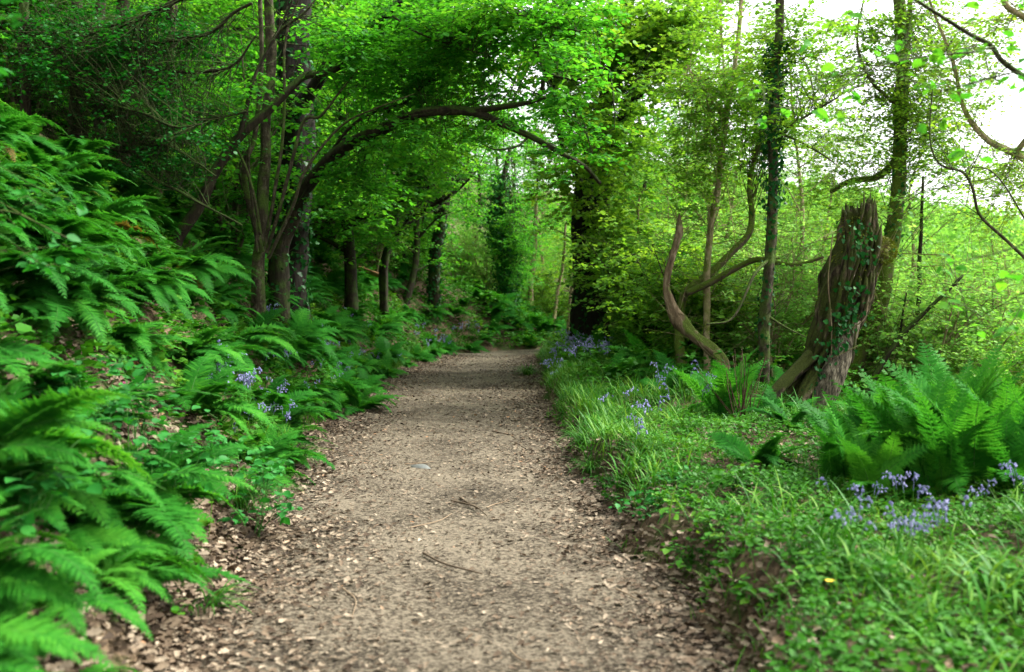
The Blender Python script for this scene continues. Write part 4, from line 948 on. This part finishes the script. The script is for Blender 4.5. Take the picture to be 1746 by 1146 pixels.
# path end
gE = 'trees closing the view at the path bend'
for px, d in [(560, 26), (620, 31), (690, 29), (710, 36), (800, 40), (900, 50), (880, 58), (800, 52), (1030, 40), (700, 44), (640, 40), (930, 66), (840, 70), (1010, 55), (600, 22), (1100, 46), (1060, 31), (1120, 30), (860, 48)]:
    p = P(px, 500, d); plant(random.choice(TP + TB + TB if px > 900 else TP), p[0], p[1], random.uniform(.8, 1.15), 'tree', 'green tree in the dense wood closing the view beyond the path bend', 'tree', gE, TR)
gS = 'shrubs under the trees around the path bend'
for px, d in [(560, 26), (640, 29), (700, 31), (720, 33), (780, 36), (830, 36), (870, 40), (920, 42), (950, 38), (790, 42), (600, 30), (1060, 26), (1100, 22), (1140, 27), (1020, 30), (980, 46), (900, 50), (1180, 22), (1120, 18), (820, 46), (940, 52)]:
    p = P(px, 500, d); plant(random.choice(SH + SB if px < 900 else SB + SB[:1]), p[0], p[1], random.uniform(.7, 1.2), 'shrub', 'leafy shrub filling the undergrowth around the path bend', 'shrub', gS, SR)
gD = 'dark shrubs behind the twiggy thicket'
for k in range(18):
    d = random.uniform(15, 24); p = P(random.uniform(-120, 470), 400, d)
    plant(random.choice(SH), p[0], p[1], random.uniform(.9, 1.4), 'shrub', 'dark leafy shrub on the bank behind the twiggy thicket', 'shrub', gD, SR)
# right valley
gV = 'trees on the valley slope to the right'
for k in range(54):
    d = random.uniform(19, 62); px = random.uniform(1090, 1800)
    if px > 1330 and d < 21 or px < 1330 and random.random() < .25: continue
    p = P(px, 500, d)
    sc = random.uniform(.7, 1.0)
    if px > 1330: sc *= .80 if d < 30 else .95
    if px > 1560: sc *= .80
    plant(random.choice(TB + TL if px < 1300 else TL), p[0], p[1], sc, 'tree', 'light green airy tree on the slope falling away to the right', 'tree', gV, TR)
gU = 'shrubs on the slope behind the stump'
for k in range(60):
    d = random.uniform(12.5, 34); px = random.uniform(1100, 1800); p = P(px, 500, d)
    if d < 15 and px < 1480: continue
    plant(random.choice([SB[1], SB[1], SB[0], SB[0], SH[0]]), p[0], p[1], random.uniform(.7, 1.1), 'shrub', 'leafy green shrub on the slope behind the stump', 'shrub', gU, SR)

# far wood on the hill: one mass
def far_wood():
    g = Geo(); rg = np.random.default_rng(5); n = 2300
    x = rg.uniform(-60, 190, n); y = rg.uniform(70, 230, n)
    k = (x > y * .12 - 6); x, y = x[k], y[k]; n = len(x); z = height(x, y)
    r = rg.uniform(2.2, 4.2, n); m = 60
    v = nrm(rg.normal(size=(n, m, 3))); v[..., 2] = np.abs(v[..., 2]) * 1.1 - .15
    rr = rg.uniform(.65, 1.05, (n, m, 1))
    pos = np.stack([x, y, z + r * .9], -1)[:, None] + v * rr * r[:, None, None]
    pos = pos.reshape(-1, 3); vv = v.reshape(-1, 3)
    tn = np.clip(np.repeat(rg.random(n), m) * .6 + rg.random(n * m) * .4, 0, 1)
    for q in range(3):
        pp = pos + rg.normal(0, .5, pos.shape)
        scatter(g, LEAF, pp, rg.normal(size=pp.shape), vv + rg.normal(0, .5, pp.shape), rg.uniform(.35, .9, len(pp)), tn)
    me = g.mesh('far_wood', M['pale'])
    o = obj('far_wood', me)
    tag(o, 'far pale green wood covering the hillside across the valley', 'wood', kind='stuff')
far_wood()

# ------------------------------------------------------------------ near foliage: left brambles, right hazel
def near_bramble():
    root = thing('bramble_bush', (-2.05, 3.0, gz(-2.05, 3.0)), 'blurred bramble bush with toothed leaves at the left picture edge', 'bush')
    gt, gl = Geo(), Geo(); limb = []; tg = []
    b = np.array(root.location)
    for k in range(8):
        x0 = random.gauss(-.2, .2); y0 = random.uniform(-.2, 1.3)
        p0 = np.array([x0 - .1, y0, gz(b[0] + x0, b[1] + y0) - b[2] - .1]); h = random.uniform(.9, 2.0)
        q = random.uniform(.0, .5)
        c = catmull([p0, p0 + [q * .15, 0, h * .6], p0 + [q * .5, random.gauss(0, .15), h], p0 + [q, random.gauss(0, .25), h * .92]], 16)
        tube(gt, c, np.linspace(.006, .003, 16), 5, 0, 0); limb.append(c)
        for t in range(13): tg.append(c[random.randint(3, 15)] + np.array([random.gauss(0, .12), random.gauss(0, .14), random.gauss(0, .10)]))
    foliage(gl, gt, np.concatenate(limb), nsp=2, nl=6, ls=.055, seed=91, tmpl=FINE, targets=np.array(tg), spl=.16, trad=.003, flat=.4)
    obj('stems', gt.mesh('stems', M['barkgrey']), root); obj('foliage', gl.mesh('foliage', M['bramble']), root)
near_bramble()
def herbs_left():
    lab = 'broad leaved green herb among the ferns low on the left bank'
    for px, py, d in [(150, 560, 5.2), (60, 640, 4.2), (240, 620, 6), (220, 690, 5.2), (330, 700, 6.2), (60, 500, 4.5), (110, 440, 5), (300, 760, 5.3), (420, 720, 7), (440, 790, 6.2), (20, 460, 3.6)]:
        p = P(px, py, d); x, y = p[0], p[1]; z = gz(x, y)
        g, gt = Geo(), Geo(); n = 11
        A = np.zeros((n, 3)) + RNG.normal(0, .02, (n, 3)); B = np.stack([RNG.normal(.05, .13, n), RNG.normal(-.03, .12, n), RNG.uniform(.2, .5, n)], -1)
        foliage(g, gt, A + [0, 0, .05], nsp=2, nl=5, ls=.07, seed=int(px), tmpl=FINE, targets=B, spl=.12, trad=.003, flat=.35)
        o = thing('herb', (x, y, z), lab, 'plant', 'broad leaved herbs on the left bank'); obj('stems', gt.mesh('stems', M['fernrib']), o); obj('leaves', g.mesh('leaves', M['bramble']), o)
herbs_left()
def verge_weeds():
    for k, (px, py) in enumerate([(1150, 830), (1210, 905), (1290, 930), (1130, 780), (1350, 960), (1250, 840), (1400, 1000), (1180, 745), (1040, 830), (1100, 880), (1300, 1040), (1380, 1090), (1450, 925), (1070, 720), (1240, 770), (1340, 860), (1180, 970), (1500, 1040)]):
        p = ground_hit(px, py); g, gt = Geo(), Geo(); n = 9; h = random.uniform(.08, .2)
        B = np.stack([RNG.normal(0, .09, n), RNG.normal(0, .09, n), RNG.uniform(.4, 1.1, n) * h], -1)
        foliage(g, gt, RNG.normal(0, .015, (n, 3)), nsp=2, nl=5, ls=random.uniform(.03, .055), seed=300 + k, tmpl=FINE, targets=B, spl=.09, trad=.002, flat=.4, tb=random.uniform(-.25, .2))
        o = thing('weed', (p[0], p[1], gz(p[0], p[1])), 'leafy green weed standing in the low growth of the right verge', 'plant', 'weeds on the right verge'); obj('stems', gt.mesh('stems', M['fernrib']), o); obj('leaves', g.mesh('leaves', M[random.choice(['herb', 'bramble', 'herb'])]), o)
verge_weeds()
def near_hazel():
    # trunk just outside the right edge of the view, its shoots hanging into the picture
    b = np.array([3.35, 4.6, gz(3.35, 4.6)])
    root = thing('hazel_tree', b, 'near hazel whose blurred shoots and leaves hang across the upper right sky', 'tree')
    gt, gl = Geo(), Geo()
    tr = catmull([[0, 0, -.2], [.05, 0, 1.2], [-.05, .1, 2.4], [.1, .2, 4]], 24); tube(gt, tr, np.linspace(.09, .05, 24), 10, .1, 1)
    D = 5.0
    def Q(*a): return P(*a) - b
    limbs = [[tr[16], Q(1790, 150, 4.9), Q(1746, 128, 5), Q(1708, 102, 5), Q(1690, 78, 5), Q(1652, 58, 5), Q(1602, 26, 5), Q(1556, -4, 5), Q(1500, -40, 5)],
             [Q(1695, 80, 5), Q(1660, 90, 4.8), Q(1620, 92, 4.7), Q(1560, 100, 4.6), Q(1480, 115, 4.4), Q(1430, 150, 4.3), Q(1350, 185, 4.2), Q(1290, 170, 4.1)],
             [tr[14], Q(1800, 210, 4.2), Q(1746, 130, 4.3), Q(1700, 130, 4.4), Q(1660, 140, 4.4), Q(1620, 150, 4.4), Q(1600, 152, 4.4)],
             [Q(1680, 100, 5), Q(1690, 130, 4.9), Q(1702, 138, 4.8)],
             [tr[10], Q(1800, 380, 3.8), Q(1740, 420, 3.7), Q(1660, 440, 3.7), Q(1600, 450, 3.7)],
             [tr[12], Q(1790, 250, 4), Q(1720, 260, 4), Q(1640, 268, 4)],
             [tr[10], Q(1800, 470, 4.6), Q(1700, 520, 4.8), Q(1640, 560, 5)]]
    rads = [.019, .006, .006, .004, .005, .004, .005]
    cl = []
    for l, r in zip(limbs, rads):
        c = catmull(l, 40); c = c + np.stack([cnoise(c + j, 5.) for j in range(3)], -1) * .02; tube(gt, c, np.linspace(r, r * .35, 40), 7, .1, 2); cl.append(c)
    pts = [(1420, 30), (1440, 60), (1400, 90), (1285, 150), (1270, 170), (1350, 180), (1390, 185), (1320, 205), (1440, 120), (1455, 150), (1480, 90), (1530, 60), (1545, 75), (1540, 100), (1570, 90), (1590, 95), (1610, 100), (1625, 95), (1640, 65), (1600, 150), (1610, 155), (1590, 148), (1640, 150), (1685, 140), (1700, 95), (1680, 98), (1735, 80), (1742, 95), (1725, 75), (1730, 130), (1740, 125), (1450, 30), (1420, 185), (1440, 190), (1580, 210), (1590, 205), (1640, 265), (1655, 270), (1605, 445), (1615, 450), (1700, 480), (1650, 560), (1735, 470), (1745, 540), (1620, 520), (1720, 560), (1700, 3), (1650, 0), (1740, 10), (1560, 0), (1660, 100), (1550, 125)]
    tg = np.array([Q(x, y, 4.6 + random.gauss(0, .25)) for x, y in pts])
    foliage(gl, gt, np.concatenate(cl[:1] + cl[1:]), nsp=1, nl=4, ls=.062, seed=77, tmpl=FINE, targets=tg, spl=.08, trad=.003, flat=.55, droop=.3)
    obj('trunk', gt.mesh('trunk', M['barkgrey'], True), root); obj('crown', gl.mesh('crown', M['hazel']), root)
near_hazel()

# overhead canopy trees standing beside and behind the camera (their crowns shade the path)
for x, y, s in [(-5.5, -2.5, 1.0), (5.5, -3, .95)]:
    plant(random.choice(TP), x, y, s, 'tree', 'broad crowned tree beside the near end of the path', 'tree', 'trees beside the near end of the path', TR)

# ------------------------------------------------------------------ ground cover and grass
def cover():
    g = Geo()
    def herb(x, y, s, hmax, tmpl=DIAM, k=5):
        n = len(x); z = height(x, y)
        hgt = RNG.uniform(.2, 1, n) * hmax
        for q in range(k):
            yaw = RNG.random(n) * 6.28
            off = np.stack([np.cos(yaw), np.sin(yaw), 0 * yaw], -1) * (s * .3)[:, None]
            pos = np.stack([x, y, z + hgt], -1) + off
            Yd = np.stack([np.cos(yaw), np.sin(yaw), RNG.normal(.1, .35, n)], -1)
            scatter(g, tmpl, pos, Yd, np.array([0, 0, 1.]) + RNG.normal(0, .35, (n, 3)), s * RNG.uniform(.6, 1.2, n), np.clip(.45 + .3 * cnoise(np.stack([x, y, 0 * x], -1), 1.5) * 2 + RNG.normal(0, .15, n), 0, 1), 1.3)
    # right shelf
    n = 38000; y = 2.4 + RNG.random(n) ** 1.4 * 14; l, r = edges(y); x = r + .02 + RNG.random(n) * (3.4)
    k = cnoise(np.stack([x, y, 0 * x], -1), 3.4) > -.42 + .16 * (y < 4.6)
    k &= (x - r > .26) | (cnoise(np.stack([x, y, 0 * x + 2], -1), 2.6) > .06); x, y = x[k], y[k]
    herb(x, y, RNG.uniform(.014, .036, len(x)), .10, LEAF, 4)
    # slope beyond, both sides, coarser
    n = 20000; y = RNG.uniform(8, 45, n); x = RNG.uniform(-1, 26, n); l, r = edges(y); k = (x > r + .2) & (x / y < .62); x, y = x[k], y[k]
    k = (y < 13) & (x < 4.2); herb(x[~k], y[~k], RNG.uniform(.06, .12, (~k).sum()), .5, DIAM, 5); herb(x[k], y[k], RNG.uniform(.025, .05, k.sum()), .12, DIAM, 5)
    n = 9000; y = RNG.uniform(30, 52, n); x = RNG.uniform(-9, 5, n); herb(x, y, RNG.uniform(.08, .16, n), .6, DIAM, 4)
    n = 22000; y = 2.6 + RNG.random(n) * 31; dl = RNG.uniform(.12, 4, n); x = np.interp(y, YB, XB) - dl
    k = ~((y < 8) & (dl < .9) & (RNG.random(n) < .85)); x, y = x[k], y[k]
    herb(x, y, RNG.uniform(.03, .09, len(x)), .25, LEAF, 4)
    o = obj('ground_cover', g.mesh('ground_cover', M['herb']))
    tag(o, 'low green herbs and creeping leaves covering the verge and slopes', 'ground cover', kind='stuff')
    g = Geo()
    def grass(x, y, L, W, lean=0.):
        n = len(x); z = height(x, y) - .01; yaw = RNG.random(n) * 6.28
        ribbons(g, np.stack([x, y, z], -1), yaw, L, W, RNG.uniform(.9, 1.5, n), RNG.uniform(-.6, .7, n), 4)
    n = 10000; y = 2.4 + RNG.random(n) ** 1.3 * 17; l, r = edges(y); x = r + RNG.random(n) * 2.6
    k = cnoise(np.stack([x, y, 0 * x + 4], -1), 1.6) > -.12; x, y = x[k], y[k]
    grass(x, y, RNG.uniform(.08, .22, len(x)), RNG.uniform(.0018, .004, len(x)))
    # fringe along the left toe and right lip
    n = 8000; y = 8 + RNG.random(n) * 22; l, r = edges(y); x = l - .12 - np.abs(RNG.normal(0, .14, n)); grass(x, y, RNG.uniform(.12, .30, n), RNG.uniform(.003, .006, n))
    n = 8000; y = 6.5 + RNG.random(n) * 24; l, r = edges(y); x = r + .12 + np.abs(RNG.normal(0, .20, n)); grass(x, y, RNG.uniform(.10, .30, n), RNG.uniform(.003, .006, n))
    n = 4000; y = RNG.uniform(14, 24, n); x = RNG.uniform(.7, 2.6, n); grass(x, y, RNG.uniform(.2, .4, n), RNG.uniform(.004, .007, n))
    n = 4500; y = RNG.uniform(5, 15, n); l, r = edges(y); x = r + .2 + RNG.random(n) * 2.6; k = cnoise(np.stack([x, y, 0 * x + 9], -1), 2.2) > .10; x, y = x[k], y[k]
    grass(x, y, RNG.uniform(.18, .42, len(x)), RNG.uniform(.003, .006, len(x)))
    # broad blades bottom right
    n = 1900; y = RNG.uniform(2.5, 4.9, n); x = RNG.uniform(1.35, 3.6, n); k = x > 1.0 + .28 * (5 - y) * .4; x, y = x[k], y[k]
    k = cnoise(np.stack([x, y, 0 * x], -1), 3.) > -.1; x, y = x[k], y[k]
    grass(x, y, RNG.uniform(.14, .32, len(x)), RNG.uniform(.004, .0085, len(x)))
    o = obj('grass', g.mesh('grass', M['grass']))
    tag(o, 'green grass blades edging the path and carpeting the right verge', 'grass', kind='stuff')
cover()
def tuft(px, py, n, L, W, label, cat='grass tuft', name='grass_tuft', dy=None, sprd=6.28):
    p = ground_hit(px, py); g = Geo()
    P0 = RNG.normal(0, .035, (n, 3)); P0[:, 2] = -.02
    yaw = RNG.random(n) * 6.28 if dy is None else RNG.normal(dy, sprd, n)
    ribbons(g, P0, yaw, RNG.uniform(.7, 1.2, n) * L, np.full(n, W), RNG.uniform(.8, 1.45, n), RNG.uniform(-1.3, -.2, n), 7)
    o = obj(name, g.mesh(name, M['grass']), None, (p[0], p[1], gz(p[0], p[1]))); tag(o, label, cat)
tuft(408, 862, 110, .46, .0045, 'large drooping grass tuft hanging over the left path edge', dy=-.3, sprd=.9)
tuft(505, 785, 80, .36, .004, 'smaller drooping grass tuft above the large one at the left path edge', dy=-.3, sprd=.9)
tuft(345, 1040, 50, .28, .004, 'small grey green grass tuft on the left path edge near the bottom', dy=-.2, sprd=.9)
tuft(1590, 1085, 70, .26, .009, 'star shaped tuft of broad pale blades at the bottom right', dy=None)
tuft(1700, 1010, 60, .28, .009, 'tuft of broad arching blades at the right edge below the bluebells')
tuft(1480, 985, 50, .22, .008, 'tuft of broad blades on the verge left of the bottom right corner')
tuft(1000, 760, 110, .38, .004, 'upright grass tuft on the lip of the right bank in the middle distance')
tuft(1010, 800, 90, .26, .004, 'leafy grass tuft hanging over the right bank above the near path')
tuft(1240, 880, 50, .2, .004, 'short grass tuft on top of the right bank', )
tuft(900, 640, 220, .45, .005, 'bright grass tuft jutting into the far path from the right')

# right bank roots / soil lumps
# ------------------------------------------------------------------ bluebells, campions, small flowers
BELL = (np.array([[0, 0, 0], [.28, .25, 0], [.30, .7, 0], [.42, 1, 0], [0, .25, .28], [0, .7, .30], [0, 1, .42], [-.28, .25, 0], [-.30, .7, 0], [-.42, 1, 0], [0, .25, -.28], [0, .7, -.30], [0, 1, -.42]]),
        np.array([[1, 4, 5, 2], [2, 5, 6, 3], [4, 7, 8, 5], [5, 8, 9, 6], [7, 10, 11, 8], [8, 11, 12, 9], [10, 1, 2, 11], [11, 2, 3, 12]]), np.array([[0, 4, 1], [0, 7, 4], [0, 10, 7], [0, 1, 10]]))
def bluebell_meshes(seed, nst):
    rg = np.random.default_rng(seed); gl, gs, gf = Geo(), Geo(), []
    n = 9 + nst * 3
    P0 = rg.normal(0, .03, (n, 3)); P0[:, 2] = -.02
    ribbons(gl, P0, rg.random(n) * 6.28, rg.uniform(.2, .34, n), np.full(n, .006), rg.uniform(.9, 1.4, n), rg.uniform(-.9, .1, n), 6)
    for k in range(nst):
        a = rg.random() * 6.28; h = rg.uniform(.26, .38); q = np.array([math.cos(a), math.sin(a), 0])
        c = catmull([rg.normal(0, .03, 3) * [1, 1, 0], q * .04 + [0, 0, h * .6], q * .07 + [0, 0, h], q * .13 + [0, 0, h * 1.02]], 14)
        tube(gs, c, np.linspace(.0028, .0015, 14), 4, 0, 0, .6)
        m = rg.integers(6, 11); pos = c[np.clip(13 - np.arange(m) * .7, 6, 13).astype(int)] + rg.normal(0, .012, (m, 3))
        yd = np.tile(q * .5 + np.array([0, 0, -1.]), (m, 1)) + rg.normal(0, .35, (m, 3)); q_ = Geo(); tube(q_, c[5:], .0022, 4, 0, 0, .1); scatter(q_, BELL, pos, yd, rg.normal(size=(m, 3)), rg.uniform(.014, .020, m), rg.random(m)); gf.append(q_.mesh('flower_spike', M['bluebell']))
    return [(gs.mesh('stem', M['grass']), 'stem'), (gl.mesh('leaves', M['grass']), 'leaves')] + [(q_, 'flower_spike') for q_ in gf]
BB = [bluebell_meshes(s, n) for s, n in ((1, 2), (2, 3), (3, 4), (4, 1))]
def bluebell(x, y, s, lab, grp, z=None, near=True):
    o = thing('bluebell', (x, y, gz(x, y) if z is None else z), lab, 'bluebell', grp, random.uniform(0, 6.28), s)
    for me, nm in random.choice(BB): obj(nm, me, o)
for k in range(24):
    px = random.uniform(1415, 1780); p = P(px, 900, random.uniform(4.2, 5.4)); bluebell(p[0], p[1], random.uniform(.6, .88), 'violet bluebell in the drift in front of the big dark fern clump', 'bluebells before the big right hand ferns')
for k in range(24):
    y = random.uniform(8, 11.5); x = bank_pt(y, random.uniform(.15, .8)); bluebell(x, y, random.uniform(.9, 1.2), 'bluebell flowering among the ferns beside the near part of the left path edge', 'bluebells by the near left path edge')
for k in range(46):
    y = random.uniform(12, 23); x = bank_pt(y, random.uniform(.1, 1.1)); bluebell(x, y, random.uniform(.9, 1.2), 'bluebell flowering in the long patch on the left bank in the middle distance', 'bluebells in the middle of the left bank')
for k in range(14):
    y = random.uniform(26, 31); x = bank_pt(y, random.uniform(.0, .5)); bluebell(x, y, random.uniform(1.2, 1.6), 'bluebell at the foot of the bank where the path ends', 'bluebells at the path end')
for k in range(38):
    p = P(random.uniform(935, 1035), 600, random.uniform(16, 20)); bluebell(p[0], p[1], random.uniform(1.1, 1.5), 'bluebell in the pale patch before the big twin trunked tree', 'bluebells before the twin trunked tree')
for px, py in [(1170, 660), (1200, 645), (1190, 690), (1115, 665), (1085, 760), (1110, 740), (1150, 700), (1075, 790), (1130, 655), (1205, 665), (1020, 700), (1065, 690)]:
    p = ground_hit(px, py + 25); bluebell(p[0], p[1], 1.1, 'single bluebell scattered on the open right verge before the snag', 'bluebells scattered on the right verge')
def campion(px, py, d, lab):
    d = 3.2; p = P(px, py, d)
    while d < 9 and p[2] - gz(p[0], p[1]) > (.42 if 'bright' in lab else .5): d += .05; p = P(px, py, d)
    z = gz(p[0], p[1]); h = max(.12, p[2] - z); root = thing('pink_campion', (p[0], p[1], z), lab, 'flower')
    g = Geo(); c = catmull([[0, 0, 0], [.02, .01, h * .6], [0, 0, h]], 8); tube(g, c, .0025, 4); A = c[[3, 5]]; scatter(g, LEAF, A, RNG.normal(size=(2, 3)), np.tile([0, 0, 1.], (2, 1)), .05); obj('stem', g.mesh('stem', M['herb']), root)
    g = Geo(); a = np.arange(5) * 1.2566; Yd = np.stack([np.cos(a), -.5 + 0 * a, np.sin(a)], -1); scatter(g, ROUND, np.tile(c[-1], (5, 1)), Yd, np.tile([0, -1., .3], (5, 1)), .018 if 'bright' in lab else .011); obj('petals', g.mesh('petals', M['pink']), root)
for px, py, d, lab in [(354, 803, 4.9, 'bright pink campion flower beside the grass tuft at the left path edge'), (223, 682, 4.3, 'pink campion flower in the middle of the left bank'), (212, 653, 4.4, 'pale pink campion highest of the three on the left bank')]:
    campion(px, py, d, lab)
for px, py, lab in [(1415, 1026, 'single yellow flower on the verge near the bottom right'), (1320, 788, 'small yellow flower by the hollow in the right verge')]:
    p = ground_hit(px, py); root = thing('yellow_flower', (p[0], p[1], gz(p[0], p[1])), lab, 'flower')
    g = Geo(); tube(g, np.array([[0, 0, 0], [.01, 0, .05], [0, 0, .09]]), .002, 4); obj('stem', g.mesh('stem', M['herb']), root)
    g = Geo(); a = np.arange(7) * .8976; scatter(g, LEAF, np.tile([0, 0, .09], (7, 1)), np.stack([np.cos(a), np.sin(a), .25 + 0 * a], -1), np.tile([0, -.3, 1.], (7, 1)), .022); obj('petals', g.mesh('petals', M['yellow']), root)

# ------------------------------------------------------------------ light, sky, camera
SUN_EL, SUN_AZ = 50, 78     # azimuth measured from +Y towards +X
w = bpy.data.worlds.new("World"); S.world = w; w.use_nodes = True
N, L = w.node_tree.nodes, w.node_tree.links
bg = N['Background']; sky = N.new('ShaderNodeTexSky'); sky.sky_type = 'NISHITA'; sky.sun_disc = False
sky.sun_elevation = R(SUN_EL); sky.sun_rotation = R(SUN_AZ); sky.dust_density = 4; sky.air_density = 1; sky.ozone_density = 1
hs = N.new('ShaderNodeHueSaturation'); hs.inputs['Saturation'].default_value = .08
L.new(sky.outputs[0], hs.inputs['Color']); L.new(hs.outputs[0], bg.inputs['Color']); bg.inputs['Strength'].default_value = .15
sl = bpy.data.lights.new('sun', 'SUN'); sl.energy = 1.5; sl.angle = R(16); sl.color = (1, .96, .88)
so = bpy.data.objects.new('sun', sl); C.objects.link(so)
dv = Vector((math.sin(R(SUN_AZ)) * math.cos(R(SUN_EL)), math.cos(R(SUN_AZ)) * math.cos(R(SUN_EL)), math.sin(R(SUN_EL))))
so.rotation_euler = dv.to_track_quat('Z', 'Y').to_euler(); so.location = (10, 10, 30)

cd = bpy.data.cameras.new('camera'); cam = bpy.data.objects.new('camera', cd); C.objects.link(cam)
cd.sensor_width = 36; cd.lens = 36 * FPX / 1746; cd.clip_end = 2000; cd.clip_start = .05
cam.location = (0, 0, CAMH); cam.rotation_euler = (PI / 2 - PITCH, 0, 0)
cd.dof.use_dof = True; cd.dof.focus_distance = 10.5; cd.dof.aperture_fstop = 2.0
S.camera = cam
vs = S.view_settings; vs.view_transform = 'Standard'; vs.look = 'None'; vs.gamma = 1; vs.exposure = 2.08
S.cycles.max_bounces = 11; S.cycles.diffuse_bounces = 9; S.cycles.transmission_bounces = 7; S.cycles.glossy_bounces = 2; S.cycles.transparent_max_bounces = 4
S.cycles.caustics_reflective = False; S.cycles.caustics_refractive = False
S.cycles.sample_clamp_indirect = 6
print('FERNS', NFERN[0])
